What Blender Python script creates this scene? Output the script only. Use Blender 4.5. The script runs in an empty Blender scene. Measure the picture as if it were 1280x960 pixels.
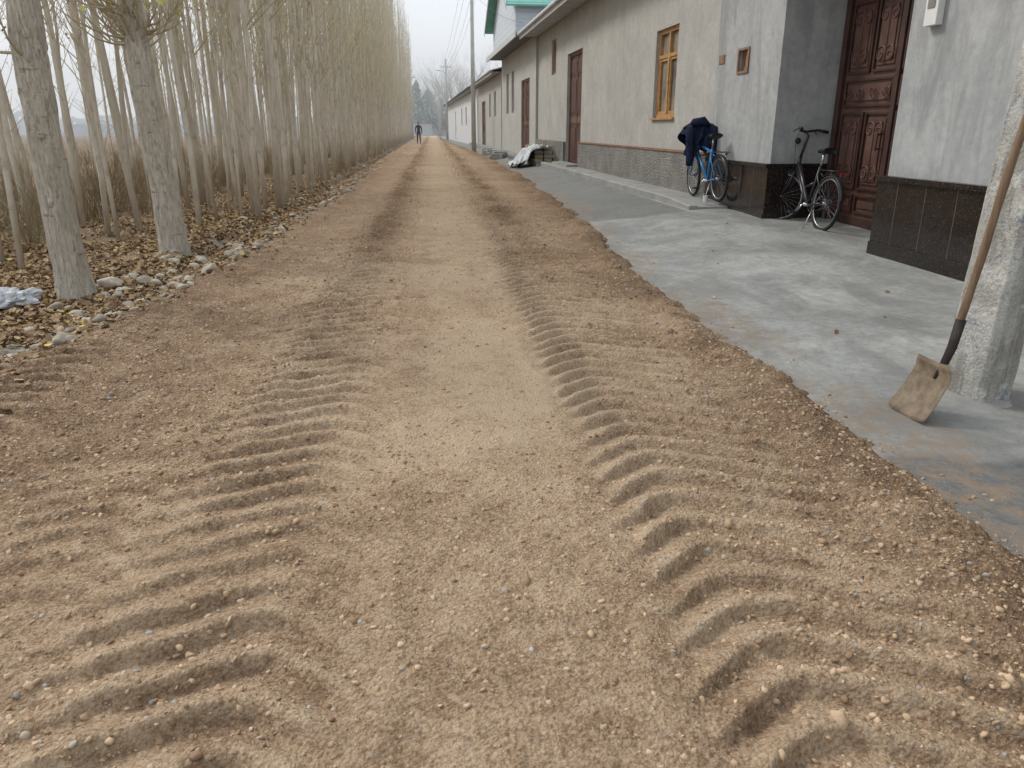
import bpy, bmesh, math, random
import numpy as np
from mathutils import Vector, Matrix, Euler, noise as mnoise
random.seed(7)
rng = np.random.default_rng(7)
D = bpy.data
S = bpy.context.scene
pi = math.pi
U = random.uniform

# ------------------------------------------------------------------ helpers
def link(o, parent=None):
    S.collection.objects.link(o)
    if parent: o.parent = parent
    return o

def empty(name, loc=(0, 0, 0), rz=0.0):
    o = D.objects.new(name, None)
    o.location = loc
    o.rotation_euler = (0, 0, rz)
    o.empty_display_size = 0.2
    return link(o)

class NT:
    def __init__(s, name, rough=0.8, spec=0.3, coord='Object'):
        m = D.materials.new(name); m.use_nodes = True
        s.m = m; s.t = m.node_tree; s.n = s.t.nodes
        s.b = s.n['Principled BSDF']
        s.b.inputs['Roughness'].default_value = rough
        s.b.inputs['Specular IOR Level'].default_value = spec
        s.co = s.n.new('ShaderNodeTexCoord').outputs[coord]
    def new(s, typ, ins={}, **props):
        n = s.n.new(typ)
        for k, v in props.items(): setattr(n, k, v)
        for k, v in ins.items():
            if isinstance(v, bpy.types.NodeSocket): s.t.links.new(v, n.inputs[k])
            else: n.inputs[k].default_value = v
        return n
    def map(s, scale, vec=None):
        return s.new('ShaderNodeMapping', {'Vector': vec or s.co, 'Scale': scale}).outputs[0]
    def noise(s, scale, detail=4, rough=0.55, vec=None, dist=0.0):
        return s.new('ShaderNodeTexNoise', {'Vector': vec or s.co, 'Scale': scale, 'Detail': detail,
                     'Roughness': rough, 'Distortion': dist}).outputs[0]
    def voro(s, scale, vec=None, feature='F1', out=0):
        return s.new('ShaderNodeTexVoronoi', {'Vector': vec or s.co, 'Scale': scale}, feature=feature).outputs[out]
    def ramp(s, fac, stops):
        n = s.new('ShaderNodeValToRGB', {'Fac': fac})
        cr = n.color_ramp
        while len(cr.elements) < len(stops): cr.elements.new(0.5)
        for e, (p, c) in zip(cr.elements, stops):
            e.position = p
            e.color = (c, c, c, 1) if isinstance(c, (int, float)) else (*c, 1)
        return n.outputs[0]
    def mix(s, fac, a, b, blend='MIX'):
        n = s.n.new('ShaderNodeMix'); n.data_type = 'RGBA'; n.blend_type = blend
        for i, v in ((0, fac), (6, a), (7, b)):
            if isinstance(v, bpy.types.NodeSocket): s.t.links.new(v, n.inputs[i])
            else: n.inputs[i].default_value = v if i == 0 else ((v, v, v, 1) if isinstance(v, (int, float)) else (*v, 1))
        return n.outputs[2]
    def math(s, op, a, b=0.0, clamp=False):
        n = s.n.new('ShaderNodeMath'); n.operation = op; n.use_clamp = clamp
        for i, v in ((0, a), (1, b)):
            if isinstance(v, bpy.types.NodeSocket): s.t.links.new(v, n.inputs[i])
            else: n.inputs[i].default_value = v
        return n.outputs[0]
    def attr(s, name):
        return s.new('ShaderNodeAttribute', attribute_name=name).outputs['Fac']
    def bump(s, h, strength=0.5, dist=0.01, normal=None):
        ins = {'Height': h, 'Strength': strength, 'Distance': dist}
        if normal: ins['Normal'] = normal
        return s.new('ShaderNodeBump', ins).outputs[0]
    def col(s, c):
        if isinstance(c, bpy.types.NodeSocket): s.t.links.new(c, s.b.inputs['Base Color'])
        else: s.b.inputs['Base Color'].default_value = (*c, 1)
    def nor(s, n): s.t.links.new(n, s.b.inputs['Normal'])
    def inp(s, k, v):
        if isinstance(v, bpy.types.NodeSocket): s.t.links.new(v, s.b.inputs[k])
        else: s.b.inputs[k].default_value = v

def simple(name, c, rough=0.7, var=0.25, scale=8, metal=0.0, bump=0.0, bscale=40, spec=0.3, coord='Object'):
    n = NT(name, rough, spec, coord)
    f = n.noise(scale, 5)
    a = tuple(x * (1 - var) for x in c); b = tuple(min(1, x * (1 + var)) for x in c)
    n.col(n.ramp(f, [(0.3, a), (0.7, b)]))
    n.inp('Metallic', metal)
    if bump: n.nor(n.bump(n.noise(bscale, 4), bump, 0.01))
    return n.m

class MB:
    """mesh builder"""
    def __init__(s): s.v = []; s.f = []; s.m = []; s.sm = []; s.M = None
    def add(s, vs, fs, mat=0, smooth=False):
        o = len(s.v)
        if s.M is not None: vs = [s.M @ Vector(p) for p in vs]
        s.v.extend([tuple(p) for p in vs])
        for f in fs:
            s.f.append(tuple(o + i for i in f)); s.m.append(mat); s.sm.append(smooth)
    def box(s, x0, x1, y0, y1, z0, z1, mat=0):
        s.add([(x0,y0,z0),(x1,y0,z0),(x1,y1,z0),(x0,y1,z0),(x0,y0,z1),(x1,y0,z1),(x1,y1,z1),(x0,y1,z1)],
              [(0,3,2,1),(4,5,6,7),(0,1,5,4),(1,2,6,5),(2,3,7,6),(3,0,4,7)], mat)
    def tube(s, pts, rad, sides=6, mat=0, smooth=True, cap=True, closed=False):
        pts = [Vector(p) for p in pts]; n = len(pts)
        if isinstance(rad, (int, float)): rad = [rad] * n
        vs = []; ref = None
        for i in range(n):
            if closed: t = pts[(i+1) % n] - pts[i-1]
            else: t = pts[min(i+1, n-1)] - pts[max(i-1, 0)]
            if t.length < 1e-9: t = Vector((0, 0, 1))
            t.normalize()
            if ref is None:
                ref = Vector((1, 0, 0)) if abs(t.x) < 0.8 else Vector((0, 1, 0))
            a = ref - t * ref.dot(t); a.normalize(); b = t.cross(a); ref = a
            for k in range(sides):
                an = 2 * pi * k / sides
                vs.append(pts[i] + (a * math.cos(an) + b * math.sin(an)) * rad[i])
        fs = []
        for i in range(n if closed else n - 1):
            j = (i + 1) % n
            for k in range(sides):
                k2 = (k + 1) % sides
                fs.append((i*sides+k, i*sides+k2, j*sides+k2, j*sides+k))
        if cap and not closed:
            fs.append(tuple(range(sides-1, -1, -1))); fs.append(tuple((n-1)*sides + k for k in range(sides)))
        s.add(vs, fs, mat, smooth)
    def ring(s, c, R, r, axis='y', n=40, sides=8, mat=0, fn=None, a0=0, a1=2*pi):
        full = abs(a1 - a0 - 2*pi) < 1e-6
        pts = []
        for i in range(n if full else n + 1):
            a = a0 + (a1 - a0) * i / n
            p = Vector((math.cos(a) * R, 0, math.sin(a) * R)) if axis == 'y' else Vector((0, math.cos(a)*R, math.sin(a)*R))
            p = Vector(c) + p
            pts.append(fn(p) if fn else p)
        s.tube(pts, r, sides, mat, closed=full)
    def ball(s, c, r, mat=0, seg=12, rings=8):
        if isinstance(r, (int, float)): r = (r, r, r)
        vs = [(c[0], c[1], c[2]-r[2])]
        for i in range(1, rings):
            ph = -pi/2 + pi*i/rings
            for k in range(seg):
                a = 2*pi*k/seg
                vs.append((c[0]+r[0]*math.cos(ph)*math.cos(a), c[1]+r[1]*math.cos(ph)*math.sin(a), c[2]+r[2]*math.sin(ph)))
        vs.append((c[0], c[1], c[2]+r[2])); fs = []
        for k in range(seg):
            fs.append((0, 1+(k+1) % seg, 1+k))
            fs.append((len(vs)-1, 1+(rings-2)*seg+k, 1+(rings-2)*seg+(k+1) % seg))
            for i in range(rings-2):
                a = 1+i*seg
                fs.append((a+k, a+(k+1) % seg, a+seg+(k+1) % seg, a+seg+k))
        s.add(vs, fs, mat, True)
    def obj(s, name, mats, parent=None, bevel=0.0):
        me = D.meshes.new(name)
        me.from_pydata(s.v, [], s.f)
        for m in mats: me.materials.append(m)
        me.polygons.foreach_set('material_index', s.m)
        me.polygons.foreach_set('use_smooth', s.sm)
        me.update()
        o = D.objects.new(name, me)
        link(o, parent)
        if bevel:
            b = o.modifiers.new('bevel', 'BEVEL'); b.width = bevel; b.segments = 2; b.limit_method = 'ANGLE'
        return o

# numpy noise -------------------------------------------------
def sst(a, b, x):
    t = np.clip((x - a) / (b - a), 0, 1); return t*t*(3-2*t)
def vnoise(x, y, seed):
    r = np.random.default_rng(seed).random((256, 256))
    xi = np.floor(x).astype(int); yi = np.floor(y).astype(int)
    fx = x-xi; fy = y-yi; fx = fx*fx*(3-2*fx); fy = fy*fy*(3-2*fy)
    a = r[xi & 255, yi & 255]; b = r[(xi+1) & 255, yi & 255]; c = r[xi & 255, (yi+1) & 255]; d = r[(xi+1) & 255, (yi+1) & 255]
    return (a*(1-fx)+b*fx)*(1-fy)+(c*(1-fx)+d*fx)*fy - 0.5
def fbm(x, y, sc, octv=4, seed=1, gain=0.5):
    t = 0; a = 1
    for i in range(octv):
        t = t + a*vnoise(x*sc+17.3*i, y*sc-9.1*i, seed+i); sc *= 2.03; a *= gain
    return t
def worley(x, y, sc, seed):
    g = np.random.default_rng(seed); rx = g.random((256, 256)); ry = g.random((256, 256)); rr = g.random((256, 256))
    X = x*sc; Y = y*sc; xi = np.floor(X).astype(int); yi = np.floor(Y).astype(int)
    best = np.full(X.shape, 9.0); bid = np.zeros(X.shape)
    for i in (-1, 0, 1):
        for j in (-1, 0, 1):
            a = (xi+i) & 255; b = (yi+j) & 255
            d = (xi+i+rx[a, b]-X)**2+(yi+j+ry[a, b]-Y)**2
            m = d < best; best = np.where(m, d, best); bid = np.where(m, rr[a, b], bid)
    return np.sqrt(best), bid

def grid_obj(name, X, Y, Z, mat, attrs={}, parent=None):
    r, c = X.shape
    me = D.meshes.new(name)
    me.vertices.add(r*c)
    me.vertices.foreach_set('co', np.stack([X, Y, Z], -1).astype(np.float32).ravel())
    i = np.arange(r*c).reshape(r, c)
    q = np.stack([i[:-1, :-1], i[:-1, 1:], i[1:, 1:], i[1:, :-1]], -1).reshape(-1, 4)
    n = len(q)
    me.loops.add(n*4); me.loops.foreach_set('vertex_index', q.ravel().astype(np.int32))
    me.polygons.add(n)
    me.polygons.foreach_set('loop_start', (np.arange(n)*4).astype(np.int32))
    me.polygons.foreach_set('use_smooth', np.ones(n, bool))
    for k, v in attrs.items():
        a = me.attributes.new(k, 'FLOAT', 'POINT'); a.data.foreach_set('value', v.astype(np.float32).ravel())
    me.materials.append(mat)
    me.update(calc_edges=True); me.validate()
    o = D.objects.new(name, me)
    return link(o, parent)

def scatter(name, pts, rots, scl, idx, sources, parent=None):
    col = D.collections.new(name + '_parts')
    for o in sources:
        for c in list(o.users_collection): c.objects.unlink(o)
        col.objects.link(o)
    n = len(pts)
    me = D.meshes.new(name)
    me.vertices.add(n); me.vertices.foreach_set('co', np.asarray(pts, np.float32).ravel())
    a = me.attributes.new('rot', 'FLOAT_VECTOR', 'POINT'); a.data.foreach_set('vector', np.asarray(rots, np.float32).ravel())
    scl = np.asarray(scl, np.float32)
    if scl.ndim == 1: scl = np.repeat(scl[:, None], 3, 1)
    a = me.attributes.new('scl', 'FLOAT_VECTOR', 'POINT'); a.data.foreach_set('vector', scl.ravel())
    a = me.attributes.new('idx', 'INT', 'POINT'); a.data.foreach_set('value', np.asarray(idx, np.int32))
    o = link(D.objects.new(name, me), parent)
    ng = D.node_groups.new(name, 'GeometryNodeTree')
    ng.interface.new_socket('Geometry', in_out='INPUT', socket_type='NodeSocketGeometry')
    ng.interface.new_socket('Geometry', in_out='OUTPUT', socket_type='NodeSocketGeometry')
    N = ng.nodes; L = ng.links
    gi = N.new('NodeGroupInput'); go = N.new('NodeGroupOutput')
    ci = N.new('GeometryNodeCollectionInfo'); ci.inputs['Collection'].default_value = col
    ci.inputs['Separate Children'].default_value = True; ci.inputs['Reset Children'].default_value = True
    ip = N.new('GeometryNodeInstanceOnPoints'); ip.inputs['Pick Instance'].default_value = True
    def na(nm, t):
        x = N.new('GeometryNodeInputNamedAttribute'); x.data_type = t; x.inputs['Name'].default_value = nm
        return x.outputs['Attribute']
    L.new(gi.outputs[0], ip.inputs['Points']); L.new(ci.outputs[0], ip.inputs['Instance'])
    L.new(na('idx', 'INT'), ip.inputs['Instance Index'])
    L.new(na('rot', 'FLOAT_VECTOR'), ip.inputs['Rotation'])
    L.new(na('scl', 'FLOAT_VECTOR'), ip.inputs['Scale'])
    L.new(ip.outputs[0], go.inputs[0])
    md = o.modifiers.new('scatter', 'NODES'); md.node_group = ng
    return o

# ------------------------------------------------------------------ camera
cam = D.cameras.new('camera'); co = D.objects.new('camera', cam); link(co)
CZ = 1.30
co.location = (0, 0, CZ)
co.rotation_euler = (math.radians(90-18.62), 0, math.radians(-5.70))
cam.sensor_width = 36; cam.lens = 26.72; cam.clip_end = 3000; cam.clip_start = 0.05
S.camera = co

# ------------------------------------------------------------------ light
w = D.worlds.new('World'); S.world = w; w.use_nodes = True
wn = w.node_tree.nodes; wl = w.node_tree.links
sky = wn.new('ShaderNodeTexSky'); sky.sky_type = 'NISHITA'; sky.sun_disc = False
SE, SA = math.radians(42), math.radians(-52)
sky.sun_elevation = SE; sky.sun_rotation = SA; sky.dust_density = 4; sky.air_density = 1.0
mx = wn.new('ShaderNodeMix'); mx.data_type = 'RGBA'; mx.inputs[0].default_value = 0.87
wl.new(sky.outputs[0], mx.inputs[6]); mx.inputs[7].default_value = (7.2, 7.6, 8.1, 1)
bg = wn['Background']; wl.new(mx.outputs[2], bg.inputs['Color']); bg.inputs['Strength'].default_value = 0.147
sl = D.lights.new('sun', 'SUN'); sl.energy = 2.6; sl.angle = math.radians(14); sl.color = (1, .965, .90)
so = link(D.objects.new('sun', sl))
sd = Vector((math.sin(SA)*math.cos(SE), math.cos(SA)*math.cos(SE), math.sin(SE)))
so.rotation_euler = sd.to_track_quat('Z', 'Y').to_euler()
so.location = sd*40
S.view_settings.view_transform = 'Standard'; S.view_settings.look = 'None'; S.view_settings.exposure = 0

# ------------------------------------------------------------------ ground functions
def xr(Y): return np.interp(Y, [-3, 2, 5.6, 8, 12, 22, 40, 75, 130], [1.75, 1.75, 1.76, 1.9, 2.15, 2.46, 2.45, 1.6, 1.0]) \
    + 0.14*fbm(Y*0+3.1, Y, 1.3, 4, 51)
def xl(Y): return np.interp(Y, [-3, 2, 4.4, 6, 8, 13, 34, 130], [-2.95, -2.8, -2.5, -2.25, -2.05, -1.92, -1.8, -1.9]) \
    + 0.22*fbm(Y*0+8.7, Y, 0.8, 4, 61)

def track(x, y, c, s, amp, ylo=-9, yhi=400, w=0.30, sp=0.165, ph=0.0, seed=5):
    c = c + 0.06*vnoise(y*0.35, y*0+1.5, seed)
    d = (x-c)*s
    t = d+.09+.035*vnoise(x*0+2.2, y*2.1, seed+40)
    yo = .70*np.sqrt(t*t+.0049)-.22*t
    warp = 0.065*fbm(x, y, 1.4, 2, seed+3) + 0.022*fbm(x, y, 7, 3, seed+9)
    p = (y + yo + warp + ph)/sp
    p = p-np.floor(p)
    h = sst(0, .24, p)*(1-sst(.27, .98, p))
    de = d+.06*fbm(x, y, 4, 3, seed+14)
    env = sst(-.36, -.22, de)*(1-sst(w-.22, w+.14, de))*sst(ylo-.3, ylo+.3, y)*(1-sst(yhi-.5, yhi+.5, y))
    brk = np.clip(0.95+.95*fbm(x, y, 1.9, 3, seed+20), 0.62, 1.15)
    amp = amp*(1+.45*sst(3.5, 9, y))
    return h*env*brk*amp - 0.36*amp*env + .010*np.exp(-((de+.38)/.06)**2), env*brk, h*env*brk

def road_z(x, y, fine=True):
    z = 0.035 + 0.014*fbm(x, y, 0.9, 3, 11) + 0.008*fbm(x, y, 4, 3, 13)
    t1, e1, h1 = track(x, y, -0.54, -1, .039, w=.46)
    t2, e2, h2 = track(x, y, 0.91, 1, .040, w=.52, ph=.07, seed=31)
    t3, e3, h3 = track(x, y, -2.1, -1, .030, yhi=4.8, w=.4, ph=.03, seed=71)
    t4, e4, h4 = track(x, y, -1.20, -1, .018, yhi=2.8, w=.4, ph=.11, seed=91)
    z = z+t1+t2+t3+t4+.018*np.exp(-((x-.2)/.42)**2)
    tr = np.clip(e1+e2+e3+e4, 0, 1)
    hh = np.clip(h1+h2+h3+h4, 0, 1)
    side = sst(.35, 1.6, np.abs(x-.2))
    rough = 0.70+0.50*side+0.6*np.clip(fbm(x, y, 1.1, 3, 17), -.4, .6)
    rough = rough*(1-.18*tr)
    if fine:
        f1, b1 = worley(x, y, 30, 3); f2, b2 = worley(x, y, 66, 4); f3, b3 = worley(x, y, 14, 6)
        z = z+rough*(0.008*np.clip(.42-f1, 0, 1)*2*(b1 > .60)*b1+0.0080*np.clip(.55-f2, 0, 1)*2*(b2 > .2)*b2)
        z = z+rough*0.012*np.clip(.36-f3, 0, 1)*2*(b3 > .90)
        z = z+0.007*fbm(x, y, 22, 3, 19)*rough
    R = xr(y); L = xl(y)
    z = z+0.038*np.exp(-((x-R+.17)/.14)**2)*(.7+1.2*fbm(x, y, 5, 3, 23))
    z = z+0.026*np.exp(-((x-L-.22)/.15)**2)*(.7+1.2*fbm(x, y, 5, 3, 27))
    z = z-0.11*sst(-.05, .20, x-R+.09*fbm(x, y, 9, 3, 29))
    z = z-0.10*sst(-.05, .40, L-x)
    return z, tr, hh, rough

# road mesh -----------------------------------------------------
ys = list(np.arange(-2.5, 1.0, .022)); y = 1.0
while y < 24: ys.append(y); y *= 1.0039
while y < 135: ys.append(y); y *= 1.014
ys = np.array(ys); xs = np.arange(-3.5, 3.0, .0092)
X, Y = np.meshgrid(xs, ys)
Z, TR, HH, RG = road_z(X, Y)
far = sst(4.5, 11, Y)
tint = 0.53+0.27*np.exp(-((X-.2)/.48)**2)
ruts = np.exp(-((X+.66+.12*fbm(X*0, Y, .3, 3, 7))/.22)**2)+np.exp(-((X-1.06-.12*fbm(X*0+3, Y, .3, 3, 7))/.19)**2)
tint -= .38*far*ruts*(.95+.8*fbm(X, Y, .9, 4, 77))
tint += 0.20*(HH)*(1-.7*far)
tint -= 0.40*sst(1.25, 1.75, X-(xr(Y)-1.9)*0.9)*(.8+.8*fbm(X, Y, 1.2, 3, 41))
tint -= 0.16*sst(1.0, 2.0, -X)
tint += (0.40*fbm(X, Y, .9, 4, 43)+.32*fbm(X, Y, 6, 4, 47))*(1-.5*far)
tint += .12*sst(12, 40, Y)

n = NT('compacted_earth', .95, .12)
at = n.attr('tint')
fn_ = n.noise(70, 6, .7); fm = n.noise(9, 6, .7)
t = n.math('ADD', at, n.math('MULTIPLY', n.math('SUBTRACT', fn_, .5), 1.3))
t = n.math('ADD', t, n.math('MULTIPLY', n.math('SUBTRACT', fm, .5), .75))
def cellr(sc):
    return n.new('ShaderNodeSeparateColor', {0: n.voro(sc, out=1)}).outputs[0]
t = n.math('ADD', t, n.math('MULTIPLY', n.math('SUBTRACT', cellr(52), .5), .28))
t = n.math('ADD', t, n.math('MULTIPLY', n.math('SUBTRACT', cellr(120), .5), .32))
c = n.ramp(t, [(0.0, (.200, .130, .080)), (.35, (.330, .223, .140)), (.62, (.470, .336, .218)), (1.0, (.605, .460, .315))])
v60 = n.voro(60)
pm = n.math('GREATER_THAN', cellr(60), .84)
pd = n.math('LESS_THAN', v60, .36)
c = n.mix(n.math('MULTIPLY', n.math('MULTIPLY', pm, pd), .40), c, (.43, .38, .315))
n.col(c)
bh = n.math('ADD', n.math('MULTIPLY', fn_, 1.3), n.math('MULTIPLY', n.voro(95), -.9))
bh = n.math('ADD', bh, n.math('MULTIPLY', n.noise(240, 3), .6))
n.nor(n.bump(bh, 1.0, .012))
M_earth = n.m
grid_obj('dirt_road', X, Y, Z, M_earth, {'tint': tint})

# base ground sheet
n = NT('far_soil', .95, .1)
n.col(n.ramp(n.noise(.3, 6), [(.3, (.15, .12, .085)), (.7, (.25, .21, .15))])); M_soil = n.m
mb = MB(); mb.add([(-900, -300, -.32), (900, -300, -.32), (900, 1500, -.32), (-900, 1500, -.32)], [(0, 1, 2, 3)])
mb.obj('ground', [M_soil])

# apron ---------------------------------------------------------
def apron_z(x, y):
    hi = np.interp(y, [-3, 6, 7.5, 10.5, 60], [.08, .08, .10, .185, .20])
    return -0.002 + hi*sst(1.9, 4.1, x) + 0.006*fbm(x, y, .9, 3, 83) - .05*sst(24, 30, y)*(1-sst(3.0, 3.6, x)) 
ya = list(np.arange(-3, 12, .045)); y = 12
while y < 135: ya.append(y); y *= 1.012
ya = np.array(ya); sa = np.linspace(0, 1, 150)
SS, YA = np.meshgrid(sa, ya)
R0 = xr(YA)-.22
XA = R0+SS*(6.4-R0)
ZA = apron_z(XA, YA)
dirt = 1-sst(.10, .55, XA-xr(YA)+.6*fbm(XA, YA, 1.5, 4, 87))
wet = 1-sst(2.62, 2.74, YA+.22*fbm(XA, YA, 2.1, 3, 89)+.05*(XA-2))
patch = sst(10.9, 11.1, YA+.12*(XA-2.4)+.15*fbm(XA, YA, 2.0, 2, 93))*(1-sst(3.62, 3.66, XA+.01*(YA-11)))
patch *= np.interp(YA, [11, 26, 40], [1, .75, .3])
n = NT('poured_concrete', .82, .3)
f1 = n.noise(1.1, 6, .6); f2 = n.noise(16, 6, .7); f3 = n.noise(150, 3, .6)
c = n.ramp(f1, [(.28, (.23, .233, .220)), (.5, (.340, .342, .322)), (.72, (.47, .468, .435))])
c = n.mix(.5, c, n.ramp(f2, [(.25, .27), (.75, .73)]), 'OVERLAY')
c = n.mix(.3, c, n.ramp(f3, [(.3, .3), (.7, .7)]), 'OVERLAY')
sw = n.noise(3.0, 5, .7, vec=n.map((1, .35, 1)), dist=1.5)
c = n.mix(n.math('MULTIPLY', n.ramp(sw, [(.50, 0), (.66, 1)]), .50), c, (.24, .22, .18))
damp = n.noise(.8, 6, .75, vec=n.map((1, .6, 1)), dist=.7)
c = n.mix(n.math('MULTIPLY', n.ramp(damp, [(.48, 0), (.58, 1)]), .50), c, (.19, .192, .187))
tr_ = n.noise(40, 2, .5, vec=n.map((.12, 1, 1)))
c = n.mix(n.math('MULTIPLY', n.ramp(tr_, [(.58, 0), (.66, 1)]), .12), c, (.20, .20, .19))
c = n.mix(n.math('MULTIPLY', n.attr('patch'), .85), c, n.ramp(f2, [(.3, (.13, .13, .125)), (.7, (.21, .21, .20))]))
c = n.mix(n.math('MULTIPLY', n.attr('wet'), .90), c, n.ramp(f2, [(.3, (.10, .105, .105)), (.7, (.18, .185, .18))]))
c = n.mix(n.math('MULTIPLY', n.attr('dirt'), n.ramp(n.noise(9, 6, .8), [(.42, 0), (.60, .80)])), c, (.29, .21, .14))
n.col(c)
n.inp('Roughness', n.ramp(damp, [(.46, .85), (.60, .50)]))
n.nor(n.bump(f3, .4, .004, n.bump(f2, .7, .014)))
M_conc = n.m
grid_obj('concrete_apron', XA, YA, ZA, M_conc, {'dirt': dirt, 'wet': wet, 'patch': patch})

# raised sidewalk slab with a kerb edge
mb = MB()
ysw = np.linspace(11.0, 60, 60)
top = []
for i, yy in enumerate(ysw):
    xe = 3.68-.019*(yy-11)+.012*math.sin(yy*3.1)
    zz = .275 if i > 0 else .225
    top.append(((xe+.03, yy, -.05), (xe, yy, zz-.015), (xe+.02, yy, zz), (xe+.13, yy, zz+.002), (xe+.14, yy, zz-.02), (xe+.15, yy, zz-.018), (5.2, yy, zz-.012)))
vs = [p for t3 in top for p in t3]; fs = []; ms_ = 7
for i in range(len(top)-1):
    a = i*ms_; b = a+ms_
    for k in range(ms_-1): fs.append((a+k, a+k+1, b+k+1, b+k))
fs.append((0, 1, 2, 3, 4, 5, 6))
mb.add(vs, fs)
n = NT('sidewalk_concrete', .85, .25)
f1 = n.noise(1.6, 6, .6); f2 = n.noise(18, 6, .7)
c = n.ramp(f1, [(.3, (.25, .25, .235)), (.7, (.38, .375, .35))])
n.col(n.mix(.4, c, n.ramp(f2, [(.25, .3), (.75, .7)]), 'OVERLAY')); n.nor(n.bump(f2, .5, .015))
M_side = n.m
mb.obj('sidewalk', [M_side])

# field / verge left -------------------------------------------
def field_z(x, y):
    L = np.interp(y, [-3, 2, 4.4, 6, 8, 13, 34, 130], [-2.95, -2.8, -2.5, -2.25, -2.05, -1.92, -1.8, -1.9])
    d = L-x
    z = -.02+.05*fbm(x, y, .8, 4, 101)+.02*fbm(x, y, 7, 3, 103)
    z = z-.17*np.exp(-((d-.42)/.17)**2)*sst(7.5, 10, y)+.05*np.exp(-((d-.85)/.25)**2)*sst(6, 9, y)
    z = z-.05*sst(1.0, 1.8, d)+.10*np.sin(x*3.6)*.25*sst(1.3, 2.0, d)
    return z
yf = list(np.arange(-3, 12, .05)); y = 12
while y < 160: yf.append(y); y *= 1.012
yf = np.array(yf)
sf = np.concatenate([np.arange(0, 4, .04), 4*1.06**np.arange(0, 55)])
SF, YF = np.meshgrid(sf, yf)
L0 = np.interp(YF, [-3, 2, 4.4, 6, 8, 13, 34, 130], [-2.95, -2.8, -2.5, -2.25, -2.05, -1.92, -1.8, -1.9])
XF = L0+.15-SF; ZF = field_z(XF, YF)
silt = (1-sst(.45, .85, SF+.7*fbm(XF, YF, 1.6, 4, 107)))
n = NT('leafy_soil', .95, .15)
f1 = n.noise(5, 6, .7); v1 = n.voro(26, out=1); vf = n.new('ShaderNodeSeparateColor', {0: v1}).outputs[0]
c = n.ramp(f1, [(.3, (.085, .062, .040)), (.55, (.165, .122, .080)), (.75, (.25, .195, .135))])
c = n.mix(n.ramp(n.noise(2.2, 4), [(.4, .10), (.6, .65)]), c, n.ramp(vf, [(0, (.14, .085, .047)), (.4, (.28, .185, .108)), (.7, (.37, .27, .16)), (1, (.20, .13, .08))]))
c = n.mix(n.attr('silt'), c, n.ramp(n.noise(14, 5), [(.3, (.17, .15, .12)), (.7, (.30, .275, .23))]))
n.col(c); n.nor(n.bump(n.math('ADD', f1, vf), .8, .03))
M_leafsoil = n.m
grid_obj('field', XF, YF, ZF, M_leafsoil, {'silt': silt})

# ------------------------------------------------------------------ clods & pebbles
def rock_mesh(name, mat, seed, sub=2, amp=.22, flat=.75):
    bm = bmesh.new(); bmesh.ops.create_icosphere(bm, subdivisions=sub, radius=1)
    for v in bm.verts:
        p = v.co.copy(); k = 1+amp*mnoise.noise(p*1.3+Vector((seed*7.1, 3, 1)))*1.6+amp*.5*mnoise.noise(p*3.1+Vector((seed, 9, 1)))
        v.co = p*k; v.co.z *= flat; v.co.x *= 1.0+.25*math.sin(seed)
    me = D.meshes.new(name); bm.to_mesh(me); bm.free()
    me.polygons.foreach_set('use_smooth', [True]*len(me.polygons)); me.materials.append(mat)
    o = D.objects.new(name, me); S.collection.objects.link(o); return o
def inst_mat(name, stops, rough=.9, bscale=6, bs=.5, nscale=3):
    n = NT(name, rough, .2)
    r = n.new('ShaderNodeObjectInfo').outputs['Random']
    c = n.ramp(r, stops)
    c = n.mix(.45, c, n.ramp(n.noise(nscale, 4), [(.25, .35), (.75, .7)]), 'OVERLAY')
    n.col(c)
    if bs: n.nor(n.bump(n.noise(bscale, 4), bs, .003))
    return n.m
M_clod = inst_mat('soil_clod', [(0, (.24, .155, .095)), (.4, (.38, .262, .165)), (1, (.54, .40, .27))], .95, 8, 0)
M_peb = inst_mat('river_pebble', [(0, (.27, .24, .20)), (.3, (.38, .30, .225)), (.6, (.42, .36, .28)), (.85, (.29, .285, .27)), (1, (.50, .45, .38))], .85, 10, 0)
src = [rock_mesh('a_clod%d' % i, M_clod, i+1, 2, .38, .62) for i in range(3)] + \
      [rock_mesh('b_pebble%d' % i, M_peb, i+11, 2, .16, .6) for i in range(3)]
N = 90000
yy = 1.0+np.abs(rng.exponential(3.2, N)); yy = np.where(yy > 26, rng.uniform(1, 10, N), yy)
xx = rng.uniform(-3.0, 2.5, N)
keep = (xx < xr(yy)+.03+.12*rng.standard_normal(N)) & (xx > xl(yy)-.15)
rz_, tr_, _, _ = road_z(xx, yy)
dens = .34+.45*sst(.2, 1.4, np.abs(xx-.2))+.8*fbm(xx, yy, 1.0, 3, 17)-.20*tr_
rdg = sst(.45, .1, xr(yy)-xx)*(xx < xr(yy)+.05)
keep &= rng.random(N) < np.clip(dens+rdg, .06, 1)
xx, yy, rz_ = xx[keep], yy[keep], rz_[keep]; N = len(xx)
zz = np.maximum(rz_, apron_z(xx, yy)*(xx > 1.4)-9*(xx <= 1.4))
isp = rng.random(N) < .11
sz = np.where(isp, .0023+.008*rng.random(N)**4.5, .0019+.0075*rng.random(N)**5)
big = rng.random(N) < .0030; sz = np.where(big, sz+rng.uniform(.004, .011, N), sz)
sz = sz*(1+.05*yy)
ix = np.where(isp, rng.integers(3, 6, N), rng.integers(0, 3, N))
scatter('road_gravel', np.stack([xx, yy, zz-sz*.1], -1), rng.uniform(0, 6.28, (N, 3))*[.15, .15, 1], sz, ix, src)

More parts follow.
